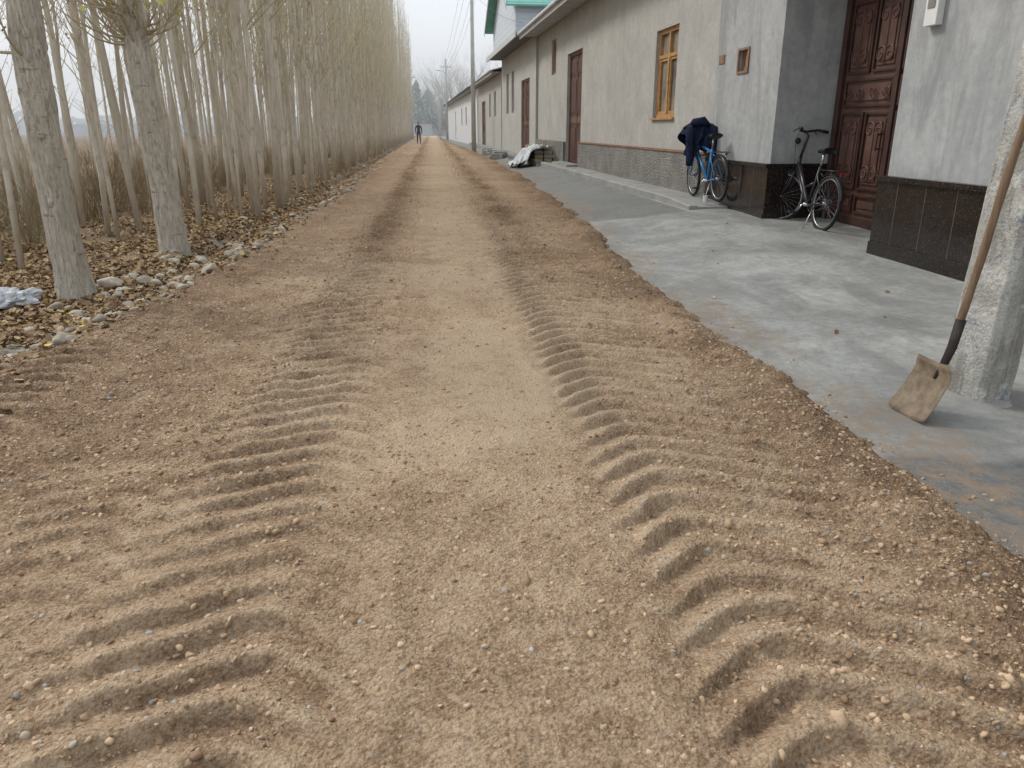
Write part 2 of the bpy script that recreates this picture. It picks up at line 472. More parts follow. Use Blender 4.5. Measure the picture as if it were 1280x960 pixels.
# stones along the left verge
M_stone = inst_mat('field_stone', [(0, (.22, .195, .16)), (.5, (.37, .32, .25)), (1, (.48, .43, .35))], .85, 5, .3)
src = [rock_mesh('stone%d' % i, M_stone, i+21, 3, .2, .6) for i in range(4)]
N = 950
yy = 3.8+rng.exponential(9, N); xx = xl(yy)+.08-np.abs(rng.normal(0, .42, N))
sz = .008+.060*rng.random(N)**4.2
P = np.stack([xx, yy, np.maximum(field_z(xx, yy), road_z(xx, yy, False)[0])+sz*.12], -1)
big = [(-2.78, 6.75, .085), (-2.55, 6.9, .06), (-2.43, 6.85, .05), (-2.62, 6.45, .04), (-2.36, 8.0, .07), (-2.5, 8.4, .06), (-2.2, 8.5, .06), (-2.45, 7.3, .04),
       (-2.9, 6.0, .05), (-2.3, 9.3, .07), (-2.15, 10.2, .06), (-2.25, 11.2, .08), (-2.1, 12.3, .06), (-2.2, 7.7, .045), (-2.7, 5.2, .04), (-2.3, 7.0, .05), (-2.05, 9.0, .05), (-2.6, 7.9, .06)]
PB = np.array([(a, b, float(field_z(np.array(a), np.array(b)))+s*.35) for a, b, s in big])
P = np.vstack([P, PB]); sz = np.concatenate([sz, [b[2]*1.15 for b in big]]); N = len(P)
scatter('verge_stones', P, rng.uniform(0, 6.28, (N, 3))*[.1, .1, 1], sz, rng.integers(0, 4, N), src)

# leaves
M_leaf = inst_mat('dead_leaf', [(0, (.15, .09, .05)), (.35, (.27, .17, .09)), (.70, (.37, .265, .155)), (.93, (.44, .34, .20)), (1, (.60, .46, .10))], .8, 3, 0)
src = []
for i in range(4):
    random.seed(40+i); vs = [(0, 0, 0)]
    for k in range(9):
        a = 2*pi*k/9; r = (1+.35*math.cos(a))*U(.8, 1.1); x_ = r*math.cos(a); y_ = .8*r*math.sin(a)
        vs.append((x_, y_, .25*(y_*y_)*U(.6, 1.6)+.2*x_*x_*U(-.4, 1.4)))
    me = D.meshes.new('leaf'); me.from_pydata(vs, [], [(0, 1+k, 1+(k+1) % 9) for k in range(9)]); me.materials.append(M_leaf)
    o = D.objects.new('leaf%d' % i, me); S.collection.objects.link(o); src.append(o)
N = 40000
yy = 3.4+rng.exponential(7.0, N); xx = xl(yy)-.24-np.abs(rng.exponential(2.1, N))+.24*rng.standard_normal(N)
keep = (fbm(xx, yy, 1.4, 3, 131) > -.28) & (yy < 45) & (xx > -25)
xx, yy = xx[keep], yy[keep]
zz = np.maximum(field_z(xx, yy), road_z(xx, yy, False)[0])+rng.uniform(.004, .025, len(xx))
sx = np.array([2.95, 3.55, 3.3, 2.6, 3.9, 1.9, 2.2, -1.5, -1.9, -2.1, 3.1, 2.75, 3.7])
sy = np.array([7.9, 5.6, 8.8, 4.6, 6.8, 8.2, 5.8, 6.5, 7.4, 5.0, 4.9, 7.2, 9.5])
nst = len(sx)
xx = np.concatenate([xx, sx]); yy = np.concatenate([yy, sy]); zz = np.concatenate([zz, np.where(sx > 0, apron_z(sx, sy)+.008, .06)])
N = len(xx)
ls = rng.uniform(.014, .034, N); ls[-nst:] = rng.uniform(.012, .022, nst)
scatter('fallen_leaves', np.stack([xx, yy, zz], -1), np.stack([rng.normal(0, .4, N), rng.normal(0, .4, N), rng.uniform(0, 6.28, N)], -1),
        ls, rng.integers(0, 4, N), src)

# ------------------------------------------------------------------ poplar grove
n = NT('poplar_bark', .85, .2)
r = n.new('ShaderNodeObjectInfo').outputs['Random']
f = n.noise(6, 5, .7, vec=n.map((3, 3, .6)))
c = n.ramp(f, [(.25, (.38, .33, .26)), (.5, (.60, .55, .455)), (.75, (.74, .70, .61))])
c = n.mix(n.math('MULTIPLY', r, .50), c, (.36, .31, .23))
c = n.mix(n.ramp(n.noise(3, 4), [(.58, 0), (.70, .6)]), c, (.20, .17, .125))
n.col(c); n.nor(n.bump(f, .4, .01)); M_pop = n.m
M_twig = inst_mat('poplar_twig', [(0, (.36, .30, .20)), (.5, (.50, .43, .30)), (1, (.60, .53, .38))], .8, 5, 0)
M_lf = inst_mat('poplar_leaf', [(0, (.34, .38, .09)), (.5, (.52, .50, .14)), (1, (.62, .52, .16))], .7, 5, 0)
M_lf2 = inst_mat('poplar_leaf_pale', [(0, (.52, .45, .18)), (1, (.64, .57, .26))], .7, 5, 0)

def poplar(name, seed, H, r0, nb):
    random.seed(seed); mb = MB()
    px = py = 0.0; pts = []; rad = []; nz = int(H/1.0)
    for i in range(nz+1):
        z = H*i/nz
        pts.append(Vector((px, py, z-.15 if i == 0 else z))); rad.append(max(.006, r0*(1-.93*(z/H))**.9))
        px += U(-.045, .045); py += U(-.045, .045)
    mb.tube(pts, rad, 7, 0)
    def at(z):
        k = min(nz-1, int(z/H*nz)); t = z/H*nz-k; return pts[k].lerp(pts[k+1], t)
    def leaf(p, s, m):
        a = Vector((U(-1, 1), U(-1, 1), U(-1, 1))).normalized()*s; b = a.cross(Vector((U(-1, 1), U(-1, 1), U(-1, 1)))).normalized()*s*.8
        mb.add([p-a, p-b*.8+a*.1, p+a, p+b*.8], [(0, 1, 2, 3)], m)
    for i in range(nb):
        z = 2.3+(H-2.7)*((i+U(0, 1))/nb)
        a = U(0, 2*pi); L = (.40+1.0*(1-z/H))*U(.6, 1.15)
        el = U(.85, 1.25); d = Vector((math.cos(a)*math.cos(el), math.sin(a)*math.cos(el), math.sin(el)))
        p = at(z); q = [p]
        for k in range(2):
            p = p+d*L/2; q.append(p); d = (d+Vector((U(-.15, .15), U(-.15, .15), .25))).normalized()
        mb.tube(q, [.008, .0055, .0025], 3, 1, cap=False)
        for k in range(3):
            b = q[random.choice((1, 1, 2))]; t = Vector((U(-1, 1), U(-1, 1), U(.3, 1.6))).normalized()*U(.15, .4)
            mb.tube([b, b+t], [.0033, .0013], 3, 1, cap=False)
            if U(0, 1) < .75: leaf(b+t*U(.5, 1), U(.020, .036), 2 if U(0, 1) < .5 else 3)
            if U(0, 1) < .45: leaf(b+t*U(.2, .8), U(.020, .034), 3)
    for i in range(5):
        z = U(.3, 2.6); a = U(0, 2*pi); t = Vector((math.cos(a), math.sin(a), U(.6, 2))).normalized()*U(.1, .6); p = at(z)
        mb.tube([p, p+t], [.005, .002], 3, 1, cap=False)
    return mb.obj(name, [M_pop, M_twig, M_lf, M_lf2])
src = [poplar('poplar%d' % i, 100+i, [12.5, 13.5, 11, 14, 12, 13, 9.5][i], [.036, .042, .028, .048, .032, .038, .022][i], 36) for i in range(7)]
P = []
rowx = [-2.75, -3.4, -4.3, -5.3, -6.5, -8.0, -9.8]
for ri, x0 in enumerate(rowx):
    y = 11.0 if ri == 0 else (9.9 if ri == 1 else 6.5+ri*.15)
    while y < 112:
        y += (.42 if ri == 0 else (.62 if ri < 4 else .95))*U(.4, 1.6)*(1+y*.010)
        xo = x0+U(-.12, .12)*(1 if ri < 2 else 3)
        P.append((xo, y, 0))
P = np.array(P); P[:, 2] = field_z(P[:, 0], P[:, 1]); N = len(P)
lean = rng.normal(0, .026, (N, 2))
scl = rng.uniform(.75, 1.15, N)
th = scl*rng.uniform(.70, 1.45, N)
scatter('poplar_grove', P, np.stack([lean[:, 0], lean[:, 1], rng.uniform(0, 6.28, N)], -1), np.stack([th, th, scl], -1), rng.integers(0, 7, N), src)

# dry undergrowth
M_dry = inst_mat('dry_stem', [(0, (.17, .12, .075)), (.5, (.29, .215, .135)), (1, (.24, .215, .12))], .9, 5, 0)
src = []
for i in range(4):
    random.seed(300+i); mb = MB()
    for k in range(14):
        a = U(0, 6.28); r = U(0, .16); p = Vector((math.cos(a)*r, math.sin(a)*r, 0)); h = U(.15, .9)
        d = Vector((math.cos(a)*U(0, .5), math.sin(a)*U(0, .5), 1)).normalized()
        q = [p, p+d*h*.5, p+d*h+Vector((U(-.1, .1), U(-.1, .1), -.04))]
        mb.tube(q, [.004, .003, .0015], 3, 0, cap=False)
        for j in range(3):
            b = q[1].lerp(q[2], U(0, 1)); mb.tube([b, b+Vector((U(-.12, .12), U(-.12, .12), U(.02, .2)))], [.002, .001], 3, 0, cap=False)
    src.append(mb.obj('stem%d' % i, [M_dry]))
N = 800
yy = 7.0+rng.exponential(13, N); xx = -4.6-np.abs(rng.exponential(5.0, N))
near = 60; xx[:near] = rng.uniform(-3.5, -2.7, near); yy[:near] = rng.uniform(9.0, 40, near)
zz = field_z(xx, yy)
scatter('dry_undergrowth', np.stack([xx, yy, zz], -1), np.stack([rng.normal(0, .1, N), rng.normal(0, .1, N), rng.uniform(0, 6.28, N)], -1),
        np.concatenate([rng.uniform(.25, .5, near), rng.uniform(.4, 1.2, N-near)]), rng.integers(0, 4, N), src)

# ------------------------------------------------------------------ two big roadside trees
n = NT('old_poplar_bark', .9, .2)
f = n.noise(10, 8, .75, vec=n.map((2.6, 2.6, .5)), dist=.9)
g = n.noise(22, 6, .7, vec=n.map((2.0, 2.0, .35)), dist=1.2)
c = n.ramp(f, [(.28, (.36, .315, .24)), (.5, (.62, .56, .46)), (.72, (.80, .75, .66))])
c = n.mix(n.ramp(g, [(.38, .7), (.47, 0)]), c, (.24, .20, .15))
c = n.mix(n.ramp(n.noise(3, 5, .7), [(.55, 0), (.68, .45)]), c, (.36, .33, .23))
hm = n.noise(7, 4, .6, vec=n.map((.8, .8, 3.2)))
c = n.mix(n.ramp(hm, [(.63, 0), (.70, .6)]), c, (.16, .13, .095))
n.col(c); n.nor(n.bump(n.math('ADD', f, g), 1, .03)); M_bark = n.m
def branch(mb, p, d, L, r, depth, m=1, up=.15, leaves=0):
    q = [p]; rad = [r]; ns = 4
    for k in range(ns):
        p = p+d*L/ns; q.append(p); rad.append(r*(1-.75*(k+1)/ns)+.001)
        d = (d+Vector((U(-.2, .2), U(-.2, .2), U(-.1, .1)+up))).normalized()
    mb.tube(q, rad, 5 if depth > 1 else 3, m, cap=False)
    if depth > 0:
        for k in range(4):
            i = random.choice((1, 2, 3, 4)); nd = (d+Vector((U(-1, 1), U(-1, 1), U(-.2, .7)))).normalized()
            branch(mb, q[i], nd, L*U(.4, .65), rad[i]*.6+.001, depth-1, m, up, leaves)
    elif leaves and U(0, 1) < leaves:
        c_ = q[-1]; a = Vector((U(-1, 1), U(-1, 1), U(-1, 1))).normalized()*.035; b = a.cross(Vector((U(-1, 1), U(-1, 1), .3))).normalized()*.03
        mb.add([c_-a, c_-b, c_+a, c_+b], [(0, 1, 2, 3)], 2)
def bigtree(name, loc, r0, lean, seed, knob):
    random.seed(seed); mb = MB(); H = 11; nz = 110; pts = []; rad = []
    for i in range(nz+1):
        z = H*i/nz; fl = .30*math.exp(-z/.16)
        k = r0*(1-.72*z/H)*(1+fl)*(1+.03*math.sin(z*3+seed)+.04*mnoise.noise(Vector((z*4, seed, 0))))
        pts.append(Vector((lean*z+.04*math.sin(z*1.3+seed), .02*math.sin(z*1.1), z-.1))); rad.append(k)
    mb.tube(pts, rad, 28, 0)
    mb.v = [(v[0]+.018*mnoise.noise(Vector((v[0]*16, v[1]*16, v[2]*3)))+.010*mnoise.noise(Vector((v[0]*40, v[1]*40, v[2]*9))), v[1]+.018*mnoise.noise(Vector((v[0]*16+9, v[1]*16, v[2]*3))), v[2]) for v in mb.v]
    for i in range(22):
        z = U(3.6, 10.5); k = int(z/H*nz); a = U(0, 6.28)
        branch(mb, pts[k], Vector((math.cos(a)*.6, math.sin(a)*.6, 1)).normalized(), U(1.2, 2.6), .03, 2, 1, .2, .3)
    for z0, nn in knob:
        k = int(z0/H*nz)
        for j in range(9):
            a = 2*pi*j/9+U(-.2, .2)
            mb.ball(pts[k]+Vector((math.cos(a)*rad[k]*.72, math.sin(a)*rad[k]*.72, U(-.08, .08))), (U(.035, .055), U(.035, .055), U(.05, .09)), 0, 9, 7)
        for j in range(nn):
            a = U(-3.6, .8); d = Vector((math.cos(a), math.sin(a), U(-.1, 1.0))).normalized()
            branch(mb, pts[k]+Vector((math.cos(a)*rad[k]*.8, math.sin(a)*rad[k]*.8, U(-.08, .12))), d, U(.30, .75), .013, 1, 1, .25, .3)
    for z0 in (.9, 1.5, 1.75, 2.1):
        k = int(z0/H*nz); a = U(0, 6.28); c_ = pts[k]+Vector((math.cos(a), -abs(math.sin(a)), 0))*rad[k]*.88
        mb.ball(c_, (.032, .032, .045), 0, 8, 6)
    o = mb.obj(name, [M_bark, M_twig, M_lf]); o.location = loc
    return o
bigtree('poplar_tree', (-2.93, 6.45, -.05), .128, .002, 3, [(2.0, 2), (2.75, 6)])
bigtree('poplar_tree', (-2.90, 8.75, -.05), .145, -.012, 8, [(2.35, 20), (2.55, 14)])

# ------------------------------------------------------------------ materials for buildings
def plaster(name, c0, c1, streak=.3, sc=1.2, streakcol=(.30, .30, .295)):
    n = NT(name, .9, .2)
    f1 = n.noise(sc, 7, .65, dist=.4); f2 = n.noise(11, 6, .7); f3 = n.noise(90, 3, .6)
    c = n.ramp(f1, [(.3, c0), (.7, c1)])
    c = n.mix(.35, c, n.ramp(f2, [(.25, .28), (.75, .72)]), 'OVERLAY')
    s = n.noise(2.2, 6, .7, vec=n.map((1, 1.2, .22)), dist=.8)
    c = n.mix(n.math('MULTIPLY', n.ramp(s, [(.47, 0), (.66, 1)]), streak), c, streakcol)
    c = n.mix(.2, c, n.ramp(f3, [(.3, .35), (.7, .65)]), 'OVERLAY')
    n.col(c); n.nor(n.bump(f3, .3, .004, n.bump(f2, .45, .012)))
    return n.m
M_wall = plaster('house_plaster', (.35, .34, .315), (.46, .45, .415), .35, 1.0, (.31, .30, .28))
M_pier = plaster('cement_plaster', (.31, .315, .315), (.44, .445, .44), .70, 1.4, (.23, .235, .235))
M_wall3 = plaster('grey_plaster', (.40, .395, .37), (.48, .47, .44), .3)
M_white = plaster('whitewash', (.64, .66, .68), (.74, .75, .76), .2, .8, (.56, .57, .58))
n = NT('rough_stucco', .95, .15)
f = n.noise(26, 5, .75); v = n.voro(30)
n.col(n.mix(.5, n.ramp(n.noise(2, 5), [(.3, (.25, .24, .22)), (.7, (.38, .365, .335))]), n.ramp(f, [(.3, .2), (.7, .75)]), 'OVERLAY'))
n.nor(n.bump(n.math('SUBTRACT', f, v), 1, .05)); M_stucco = n.m
n = NT('polished_granite', .16, .5)
v = n.voro(120, out=1); r = n.new('ShaderNodeSeparateColor', {0: v}).outputs[0]
c = n.ramp(r, [(0, (.008, .007, .007)), (.75, (.016, .012, .011)), (.93, (.042, .026, .020)), (1, (.10, .075, .06))])
c = n.mix(n.ramp(n.noise(3, 5), [(.58, 0), (.8, .12)]), c, (.12, .10, .085))
n.col(c); n.inp('Roughness', n.ramp(n.noise(5, 4), [(.3, .10), (.7, .28)])); M_gran = n.m
M_granln = simple('granite_joint', (.10, .08, .065), .6)
n = NT('gate_paint', .38, .5)
f = n.noise(5, 5)
c = n.ramp(f, [(.3, (.068, .031, .024)), (.7, (.118, .055, .042))])
c = n.mix(n.ramp(n.noise(1.3, 6, .7), [(.46, 0), (.70, .50)]), c, (.17, .125, .10))
n.col(c); n.inp('Roughness', n.ramp(f, [(.32, .32), (.7, .5)])); M_gate = n.m
M_gate2 = simple('gate_trim', (.056, .027, .021), .35, .3, 6, 0, spec=.5)
M_wood = simple('window_wood', (.42, .23, .09), .5, .3, 12, 0, .2, 30)
M_board = simple('batten_wood', (.24, .14, .09), .7, .3, 10)
M_door = simple('door_wood', (.085, .038, .030), .45, .3, 8)
M_doorf = simple('door_frame', (.14, .085, .062), .55, .25, 8)
n = NT('window_pane', .08, .6)
n.col(n.ramp(n.noise(1.5, 3), [(.35, (.10, .10, .10)), (.65, (.30, .27, .22))])); M_glass = n.m
M_curt = simple('curtain', (.45, .38, .28), .9, .25, 6)
M_fascia = simple('fascia', (.52, .53, .53), .6, .15, 4)
M_soffit = simple('soffit', (.36, .37, .37), .8, .2, 4)
def corr(name, c, per=26, axis=1):
    n = NT(name, .7, .3)
    wv = n.new('ShaderNodeTexWave', {'Vector': n.co, 'Scale': per/20*1.0, 'Distortion': 0.0}, wave_type='BANDS', bands_direction='Y').outputs[1]
    c_ = n.ramp(n.noise(1.5, 6, .7), [(.3, tuple(x*.75 for x in c)), (.7, c)])
    n.col(c_); n.nor(n.bump(wv, .7, .05)); return n.m
M_slate = corr('asbestos_sheet', (.36, .36, .35))
M_green = corr('green_metal_roof', (.20, .46, .40))
M_darkroof = corr('dark_roof', (.16, .165, .17))
n = NT('siding', .5, .4)
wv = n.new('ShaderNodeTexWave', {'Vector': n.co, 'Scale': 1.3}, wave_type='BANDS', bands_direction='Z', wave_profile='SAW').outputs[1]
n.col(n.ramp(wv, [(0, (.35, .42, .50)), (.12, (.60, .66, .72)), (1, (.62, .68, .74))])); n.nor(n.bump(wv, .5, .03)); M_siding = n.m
M_plastic = simple('white_plastic', (.68, .68, .66), .4, .06, 4)

FR = math.radians(1.375)
def wall(mb, d0, d1, s0, s1, z0, z1, ops, mat):
    cur = s0
    for a, b, za, zb in sorted(ops):
        mb.box(d0, d1, cur, a, z0, z1, mat)
        if za > z0: mb.box(d0, d1, a, b, z0, za, mat)
        mb.box(d0, d1, a, b, zb, z1, mat)
        cur = b
    mb.box(d0, d1, cur, s1, z0, z1, mat)

def window(mb, d, a, b, za, zb, mf, mg, transom=True, mull=1):
    t = .07
    mb.box(d, d+.07, a, a+t, za, zb, mf); mb.box(d, d+.07, b-t, b, za, zb, mf)
    mb.box(d, d+.07, a+t, b-t, za, za+t, mf); mb.box(d, d+.07, a+t, b-t, zb-t, zb, mf)
    zt = za+(zb-za)*.70 if transom else zb-t
    ms = [a+(b-a)*(k+1)/(mull+1) for k in range(mull)]
    if transom: mb.box(d-.004, d+.06, a+t, b-t, zt-.03, zt+.03, mf)
    for m_ in ms:
        mb.box(d-.008, d+.055, m_-.035, m_+.035, za+t, zb-t, mf)
    ed = [a+t]+[m_ for m_ in ms]+[b-t]
    for i in range(len(ed)-1):
        l = ed[i]+(.035 if i else 0)+.003; r_ = ed[i+1]-(.035 if i < len(ed)-2 else 0)-.003
        lo, hi = za+t+.003, zt-.033
        mb.box(d+.012, d+.05, l, l+.045, lo, hi, mf); mb.box(d+.012, d+.05, r_-.045, r_, lo, hi, mf)
        mb.box(d+.013, d+.05, l+.045, r_-.045, lo, lo+.045, mf); mb.box(d+.013, d+.05, l+.045, r_-.045, hi-.045, hi, mf)
    mb.box(d+.055, d+.062, a+t, b-t, za+t, zb-t, mg)

def paneldoor(mb, d, a, b, za, zb, m0, m1, cols=2, fr=.08):
    mb.box(d-.03, d+.09, a, a+fr, za, zb, m1); mb.box(d-.03, d+.09, b-fr, b, za, zb, m1); mb.box(d-.03, d+.09, a+fr, b-fr, zb-fr, zb, m1)
    mb.box(d+.01, d+.06, a+fr, b-fr, za+.02, zb-fr, m0)
    w = (b-a-2*fr)/cols; H = zb-fr-za
    for i in range(cols):
        l = a+fr+i*w+.07; r_ = a+fr+(i+1)*w-.07
        for z0, z1 in ((.05, .36), (.40, .46), (.50, .80), (.84, .96)):
            mb.box(d-.006, d+.009, l, r_, za+H*z0, za+H*z1, m1)
            if (z1-z0)*H > .2: mb.box(d-.02, d-.007, l+.05, r_-.05, za+H*z0+.04, za+H*z1-.04, m0)
    for i in range(1, cols):
        mb.box(d-.014, d+.009, a+fr+i*w-.02, a+fr+i*w+.02, za+.03, zb-fr, m1)
        mb.tube([(d-.06, a+fr+i*w-.10, za+1.0), (d-.06, a+fr+i*w-.10, za+1.14)], .01, 6, m1)

# ------------------------------------------------------------------ house 1
H1 = empty('plastered_house', (4.60, 0, 0), FR)
mb = MB()
win = (14.07, 15.35, 1.48, 3.02); door = (22.05, 24.15, .2, 3.36); win2 = (26.1, 26.9, 2.95, 4.0)
wall(mb, .05, .40, 12.06, 29.7, -.2, 4.42, [win, door, win2], 0)
mb.box(.40, 8.5, 29.35, 29.7, -.2, 4.42, 0)
mb.obj('walls', [M_wall], H1)
mb = MB()
wall(mb, 0, .32, 9.9, 12.06, -.2, 4.42, [(10.88, 11.22, 2.04, 2.33)], 0)
mb.box(0, .32, -6, 7.3, -.2, 4.42, 0)
mb.box(.32, .98, 7.0, 7.3, -.2, 4.42, 0)
mb.box(.32, .98, 9.9, 10.2, -.2, 4.42, 0)
mb.box(.02, .98, 7.3, 9.9, 3.35, 4.42, 0)
mb.box(.98, 1.2, 5, 12, 3.3, 4.42, 0)
mb.obj('gate_piers', [M_pier], H1)
mb = MB()
def plinth(s0, s1):
    zt = .86
    mb.box(-.055, -.002, s0, s1, -.1, zt-.05, 0)
    mb.box(-.085, -.002, s0-.01, s1+.01, zt-.05, zt, 0)
    mb.box(-.072, -.056, s0, s1, -.1, .22, 0)
    s = s0+.42
    while s < s1-.1:
        mb.box(-.0585, -.05, s-.005, s+.005, .22, zt-.05, 1); s += .42
plinth(9.84, 12.0); plinth(-6, 7.36)
for a, b in ((7.302, 7.36), (9.84, 9.898)):
    mb.box(-.002, .79, a, b, -.1, .81, 0); mb.box(-.002, .79, a-.012 if a > 9 else a, b if a > 9 else b+.012, .81, .86, 0)
mb.obj('granite_plinth', [M_gran, M_granln], H1, .004)
mb = MB()
mb.box(-.03, .048, 12.07, 22.0, -.1, .90, 0); mb.box(-.03, .048, 24.2, 29.7, -.1, .90, 0)
mb.obj('stucco_plinth', [M_stucco], H1)
mb = MB(); mb.box(-.05, .049, 12.07, 22.0, .902, .935, 0); mb.obj('plinth_batten', [M_board], H1)
mb = MB()
window(mb, .11, *win, 0, 1); mb.box(.0, .11, win[0]-.03, win[1]+.03, win[2]-.035, win[2]-.001, 0)
mb.box(.22, .23, win[0], win[0]+.42, win[2], win[3], 2); mb.box(.22, .23, win[1]-.4, win[1], win[2], win[3], 2)
window(mb, .11, *win2, 3, 1, False, 1)
mb.box(.25, .26, 26.1, 26.9, 2.95, 4.0, 2)
window(mb, .05, 10.88, 11.22, 2.04, 2.33, 3, 1, False, 1)
mb.box(-.02, -.002, 10.86, 10.90, 2.02, 2.35, 3); mb.box(-.02, -.002, 11.20, 11.24, 2.02, 2.35, 3)
mb.box(-.02, -.002, 10.90, 11.20, 2.02, 2.05, 3); mb.box(-.02, -.002, 10.90, 11.20, 2.32, 2.35, 3)
mb.obj('windows', [M_wood, M_glass, M_curt, M_board], H1)
mb = MB(); paneldoor(mb, .16, *door, 0, 1)
mb.box(-.35, .05, door[0]-.1, door[1]+.1, -.1, .32, 2)
mb.obj('front_door', [M_door, M_doorf, M_side], H1)
mb = MB()
mb.box(-.012, -.002, 11.74, 11.95, 2.20, 2.32, 0); mb.obj('house_number_plate', [M_board], H1)
mb = MB()
mb.box(-.07, -.002, 6.84, 7.01, 2.15, 2.42, 0); mb.box(-.078, -.071, 6.875, 6.975, 2.29, 2.385, 1); mb.tube([(-.03, 6.925, 2.42), (-.03, 6.925, 4.4)], .01, 6, 0)
mb.obj('electric_meter_box', [M_plastic, M_glass], H1, .006)
# gate
mb = MB()
gd = .80; g0, g1 = 7.36, 9.84; zb_, zt_ = .13, 3.30
mb.box(gd-.05, gd+.08, g0, g0+.10, zb_-.1, zt_, 1); mb.box(gd-.05, gd+.08, g1-.10, g1, zb_-.1, zt_, 1)
mb.box(gd-.05, gd+.08, g0+.1, g1-.1, zt_-.09, zt_, 1)
mid = (g0+g1)/2
def panel(l, r_, lo, hi):
    mb.box(gd-.030, gd-.001, l, l+.03, lo, hi, 1); mb.box(gd-.030, gd-.001, r_-.03, r_, lo, hi, 1)
    mb.box(gd-.030, gd-.001, l+.03, r_-.03, lo, lo+.03, 1); mb.box(gd-.030, gd-.001, l+.03, r_-.03, hi-.03, hi, 1)
    if hi-lo > .2:
        mb.box(gd-.018, gd-.001, l+.07, r_-.07, lo+.07, hi-.07, 0)
        if r_-l > .3 and hi-lo > .35: mb.box(gd-.032, gd-.019, l+.11, r_-.11, lo+.11, hi-.11, 0)
def spiral(cy, cz, R, turns, ph, sgn=1):
    pts = []
    for i in range(26):
        t_ = i/25; a = ph+sgn*turns*2*pi*t_; r_ = R*(1-t_*.85)
        pts.append((gd-.036, cy+r_*math.cos(a), cz+r_*math.sin(a)))
    mb.tube(pts, .008, 6, 2)
for (l, r_) in ((g0+.10, mid-.004), (mid+.004, g1-.10)):
    mb.box(gd, gd+.04, l, r_, zb_, zt_-.09, 0)
    mb.box(gd-.012, gd-.001, l, r_, zb_+.02, zb_+.12, 1)
    w_ = (r_-l)
    for cI in range(2):
        a = l+.05+cI*(w_-.05)/2; b = a+(w_-.05)/2-.05
        panel(a, b, .30, .52); panel(a, b, .58, 1.48); panel(a, b, 1.92, 2.72); panel(a, b, 2.78, 3.15)
        mc = (a+b)/2
        for q in (0.78, 1.28, 2.1, 2.52):
            spiral(mc-.09, q, .10, 1.4, 0, 1); spiral(mc+.09, q, .10, 1.4, pi, -1)
        mb.tube([(gd-.036, mc, .68), (gd-.036, mc, 1.40)], .008, 6, 2); mb.tube([(gd-.036, mc, 1.98), (gd-.036, mc, 2.66)], .008, 6, 2)
    panel(l+.05, r_-.05, 1.54, 1.86)
    for k in range(4):
        spiral(l+.16+k*(w_-.32)/3, 1.70, .09, 1.3, k*pi, 1 if k % 2 else -1)
    for k in range(5): spiral(l+.14+k*(w_-.28)/4, 2.96, .08, 1.2, k*pi, 1 if k % 2 else -1)
mb.box(gd-.045, gd-.002, mid-.035, mid+.035, zb_+.02, zt_-.1, 1)
mb.tube([(gd-.10, mid+.12, 1.05), (gd-.10, mid+.12, 1.25)], .013, 8, 2); mb.box(gd-.1, gd-.03, mid+.11, mid+.13, 1.06, 1.08, 2); mb.box(gd-.1, gd-.03, mid+.11, mid+.13, 1.22, 1.24, 2)
M_iron = simple('wrought_trim', (.092, .045, .034), .4, .3, 8, .1, spec=.5)
mb.obj('metal_gate', [M_gate, M_gate2, M_iron], H1, .004)

def roof(mb, s0, s1, ze, over, ridge_d, ridge_z, mat, mf, ms, th=.05, back=None):
    back = back or ridge_d*2
    for (da, za, db, zb3) in ((-over, ze, ridge_d, ridge_z), (ridge_d, ridge_z, back+over, ze)):
        mb.add([(da, s0, za), (db, s0, zb3), (db, s1, zb3), (da, s1, za), (da, s0, za+th), (db, s0, zb3+th), (db, s1, zb3+th), (da, s1, za+th)],
               [(0, 3, 2, 1), (4, 5, 6, 7), (0, 1, 5, 4), (1, 2, 6, 5), (2, 3, 7, 6), (3, 0, 4, 7)], mat)
    mb.box(-over-.025, -over-.002, s0, s1, ze-.16, ze+.07, mf)
    mb.box(-over, .3, s0, s1, ze-.06, ze-.04, ms)
    mb.tube([(-over-.08, s0, ze+.0), (-over-.08, s1, ze+.0)], .05, 8, mf)
mb = MB(); roof(mb, -6, 30.0, 4.50, .60, 4.5, 6.3, 0, 1, 2)
mb.add([(.05, 29.69, 4.42), (8.5, 29.69, 4.42), (4.5, 29.69, 6.2)], [(0, 1, 2)], 3)
mb.obj('roof', [M_slate, M_fascia, M_soffit, M_wall], H1)
mb = MB(); mb.box(8.2, 8.5, -6, 29.3, -.2, 4.42, 0); mb.obj('rear_wall', [M_wall], H1)

# ------------------------------------------------------------------ house 2 (green roof)
H2 = empty('green_roof_house', (4.60, 0, 0), FR)
mb = MB()
ops = [(31.3, 33.7, .3, 3.15), (36.0, 37.0, 1.95, 3.7), (38.0, 39.0, 1.95, 3.7)]
wall(mb, -.04, .30, 29.75, 41.0, -.2, 4.5, ops, 0); mb.box(.3, 8.5, 40.7, 41.0, -.2, 4.5, 0); mb.box(.3, 8.5, 29.75, 30.0, -.2, 4.5, 0)
mb.obj('walls', [M_wall3], H2)
mb = MB()
paneldoor(mb, .04, *ops[0], 0, 1); window(mb, .05, *ops[1], 2, 3); window(mb, .05, *ops[2], 2, 3)
mb.obj('door_and_windows', [M_door, M_doorf, M_fascia, M_glass], H2)
mb = MB()
sa_, sb_, ze, zr, dg = 32.4, 41.0, 5.85, 8.3, -.45
smid = (sa_+sb_)/2
mb.box(dg, 7.8, sa_, sb_, 4.56, ze, 0)
mb.add([(dg, sa_, ze), (dg, sb_, ze), (dg, smid, zr-.05), (dg+.12, sa_, ze), (dg+.12, sb_, ze), (dg+.12, smid, zr-.05)],
       [(0, 2, 1), (3, 4, 5), (1, 2, 5, 4), (2, 0, 3, 5)], 0)
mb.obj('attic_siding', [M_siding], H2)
mb = MB()
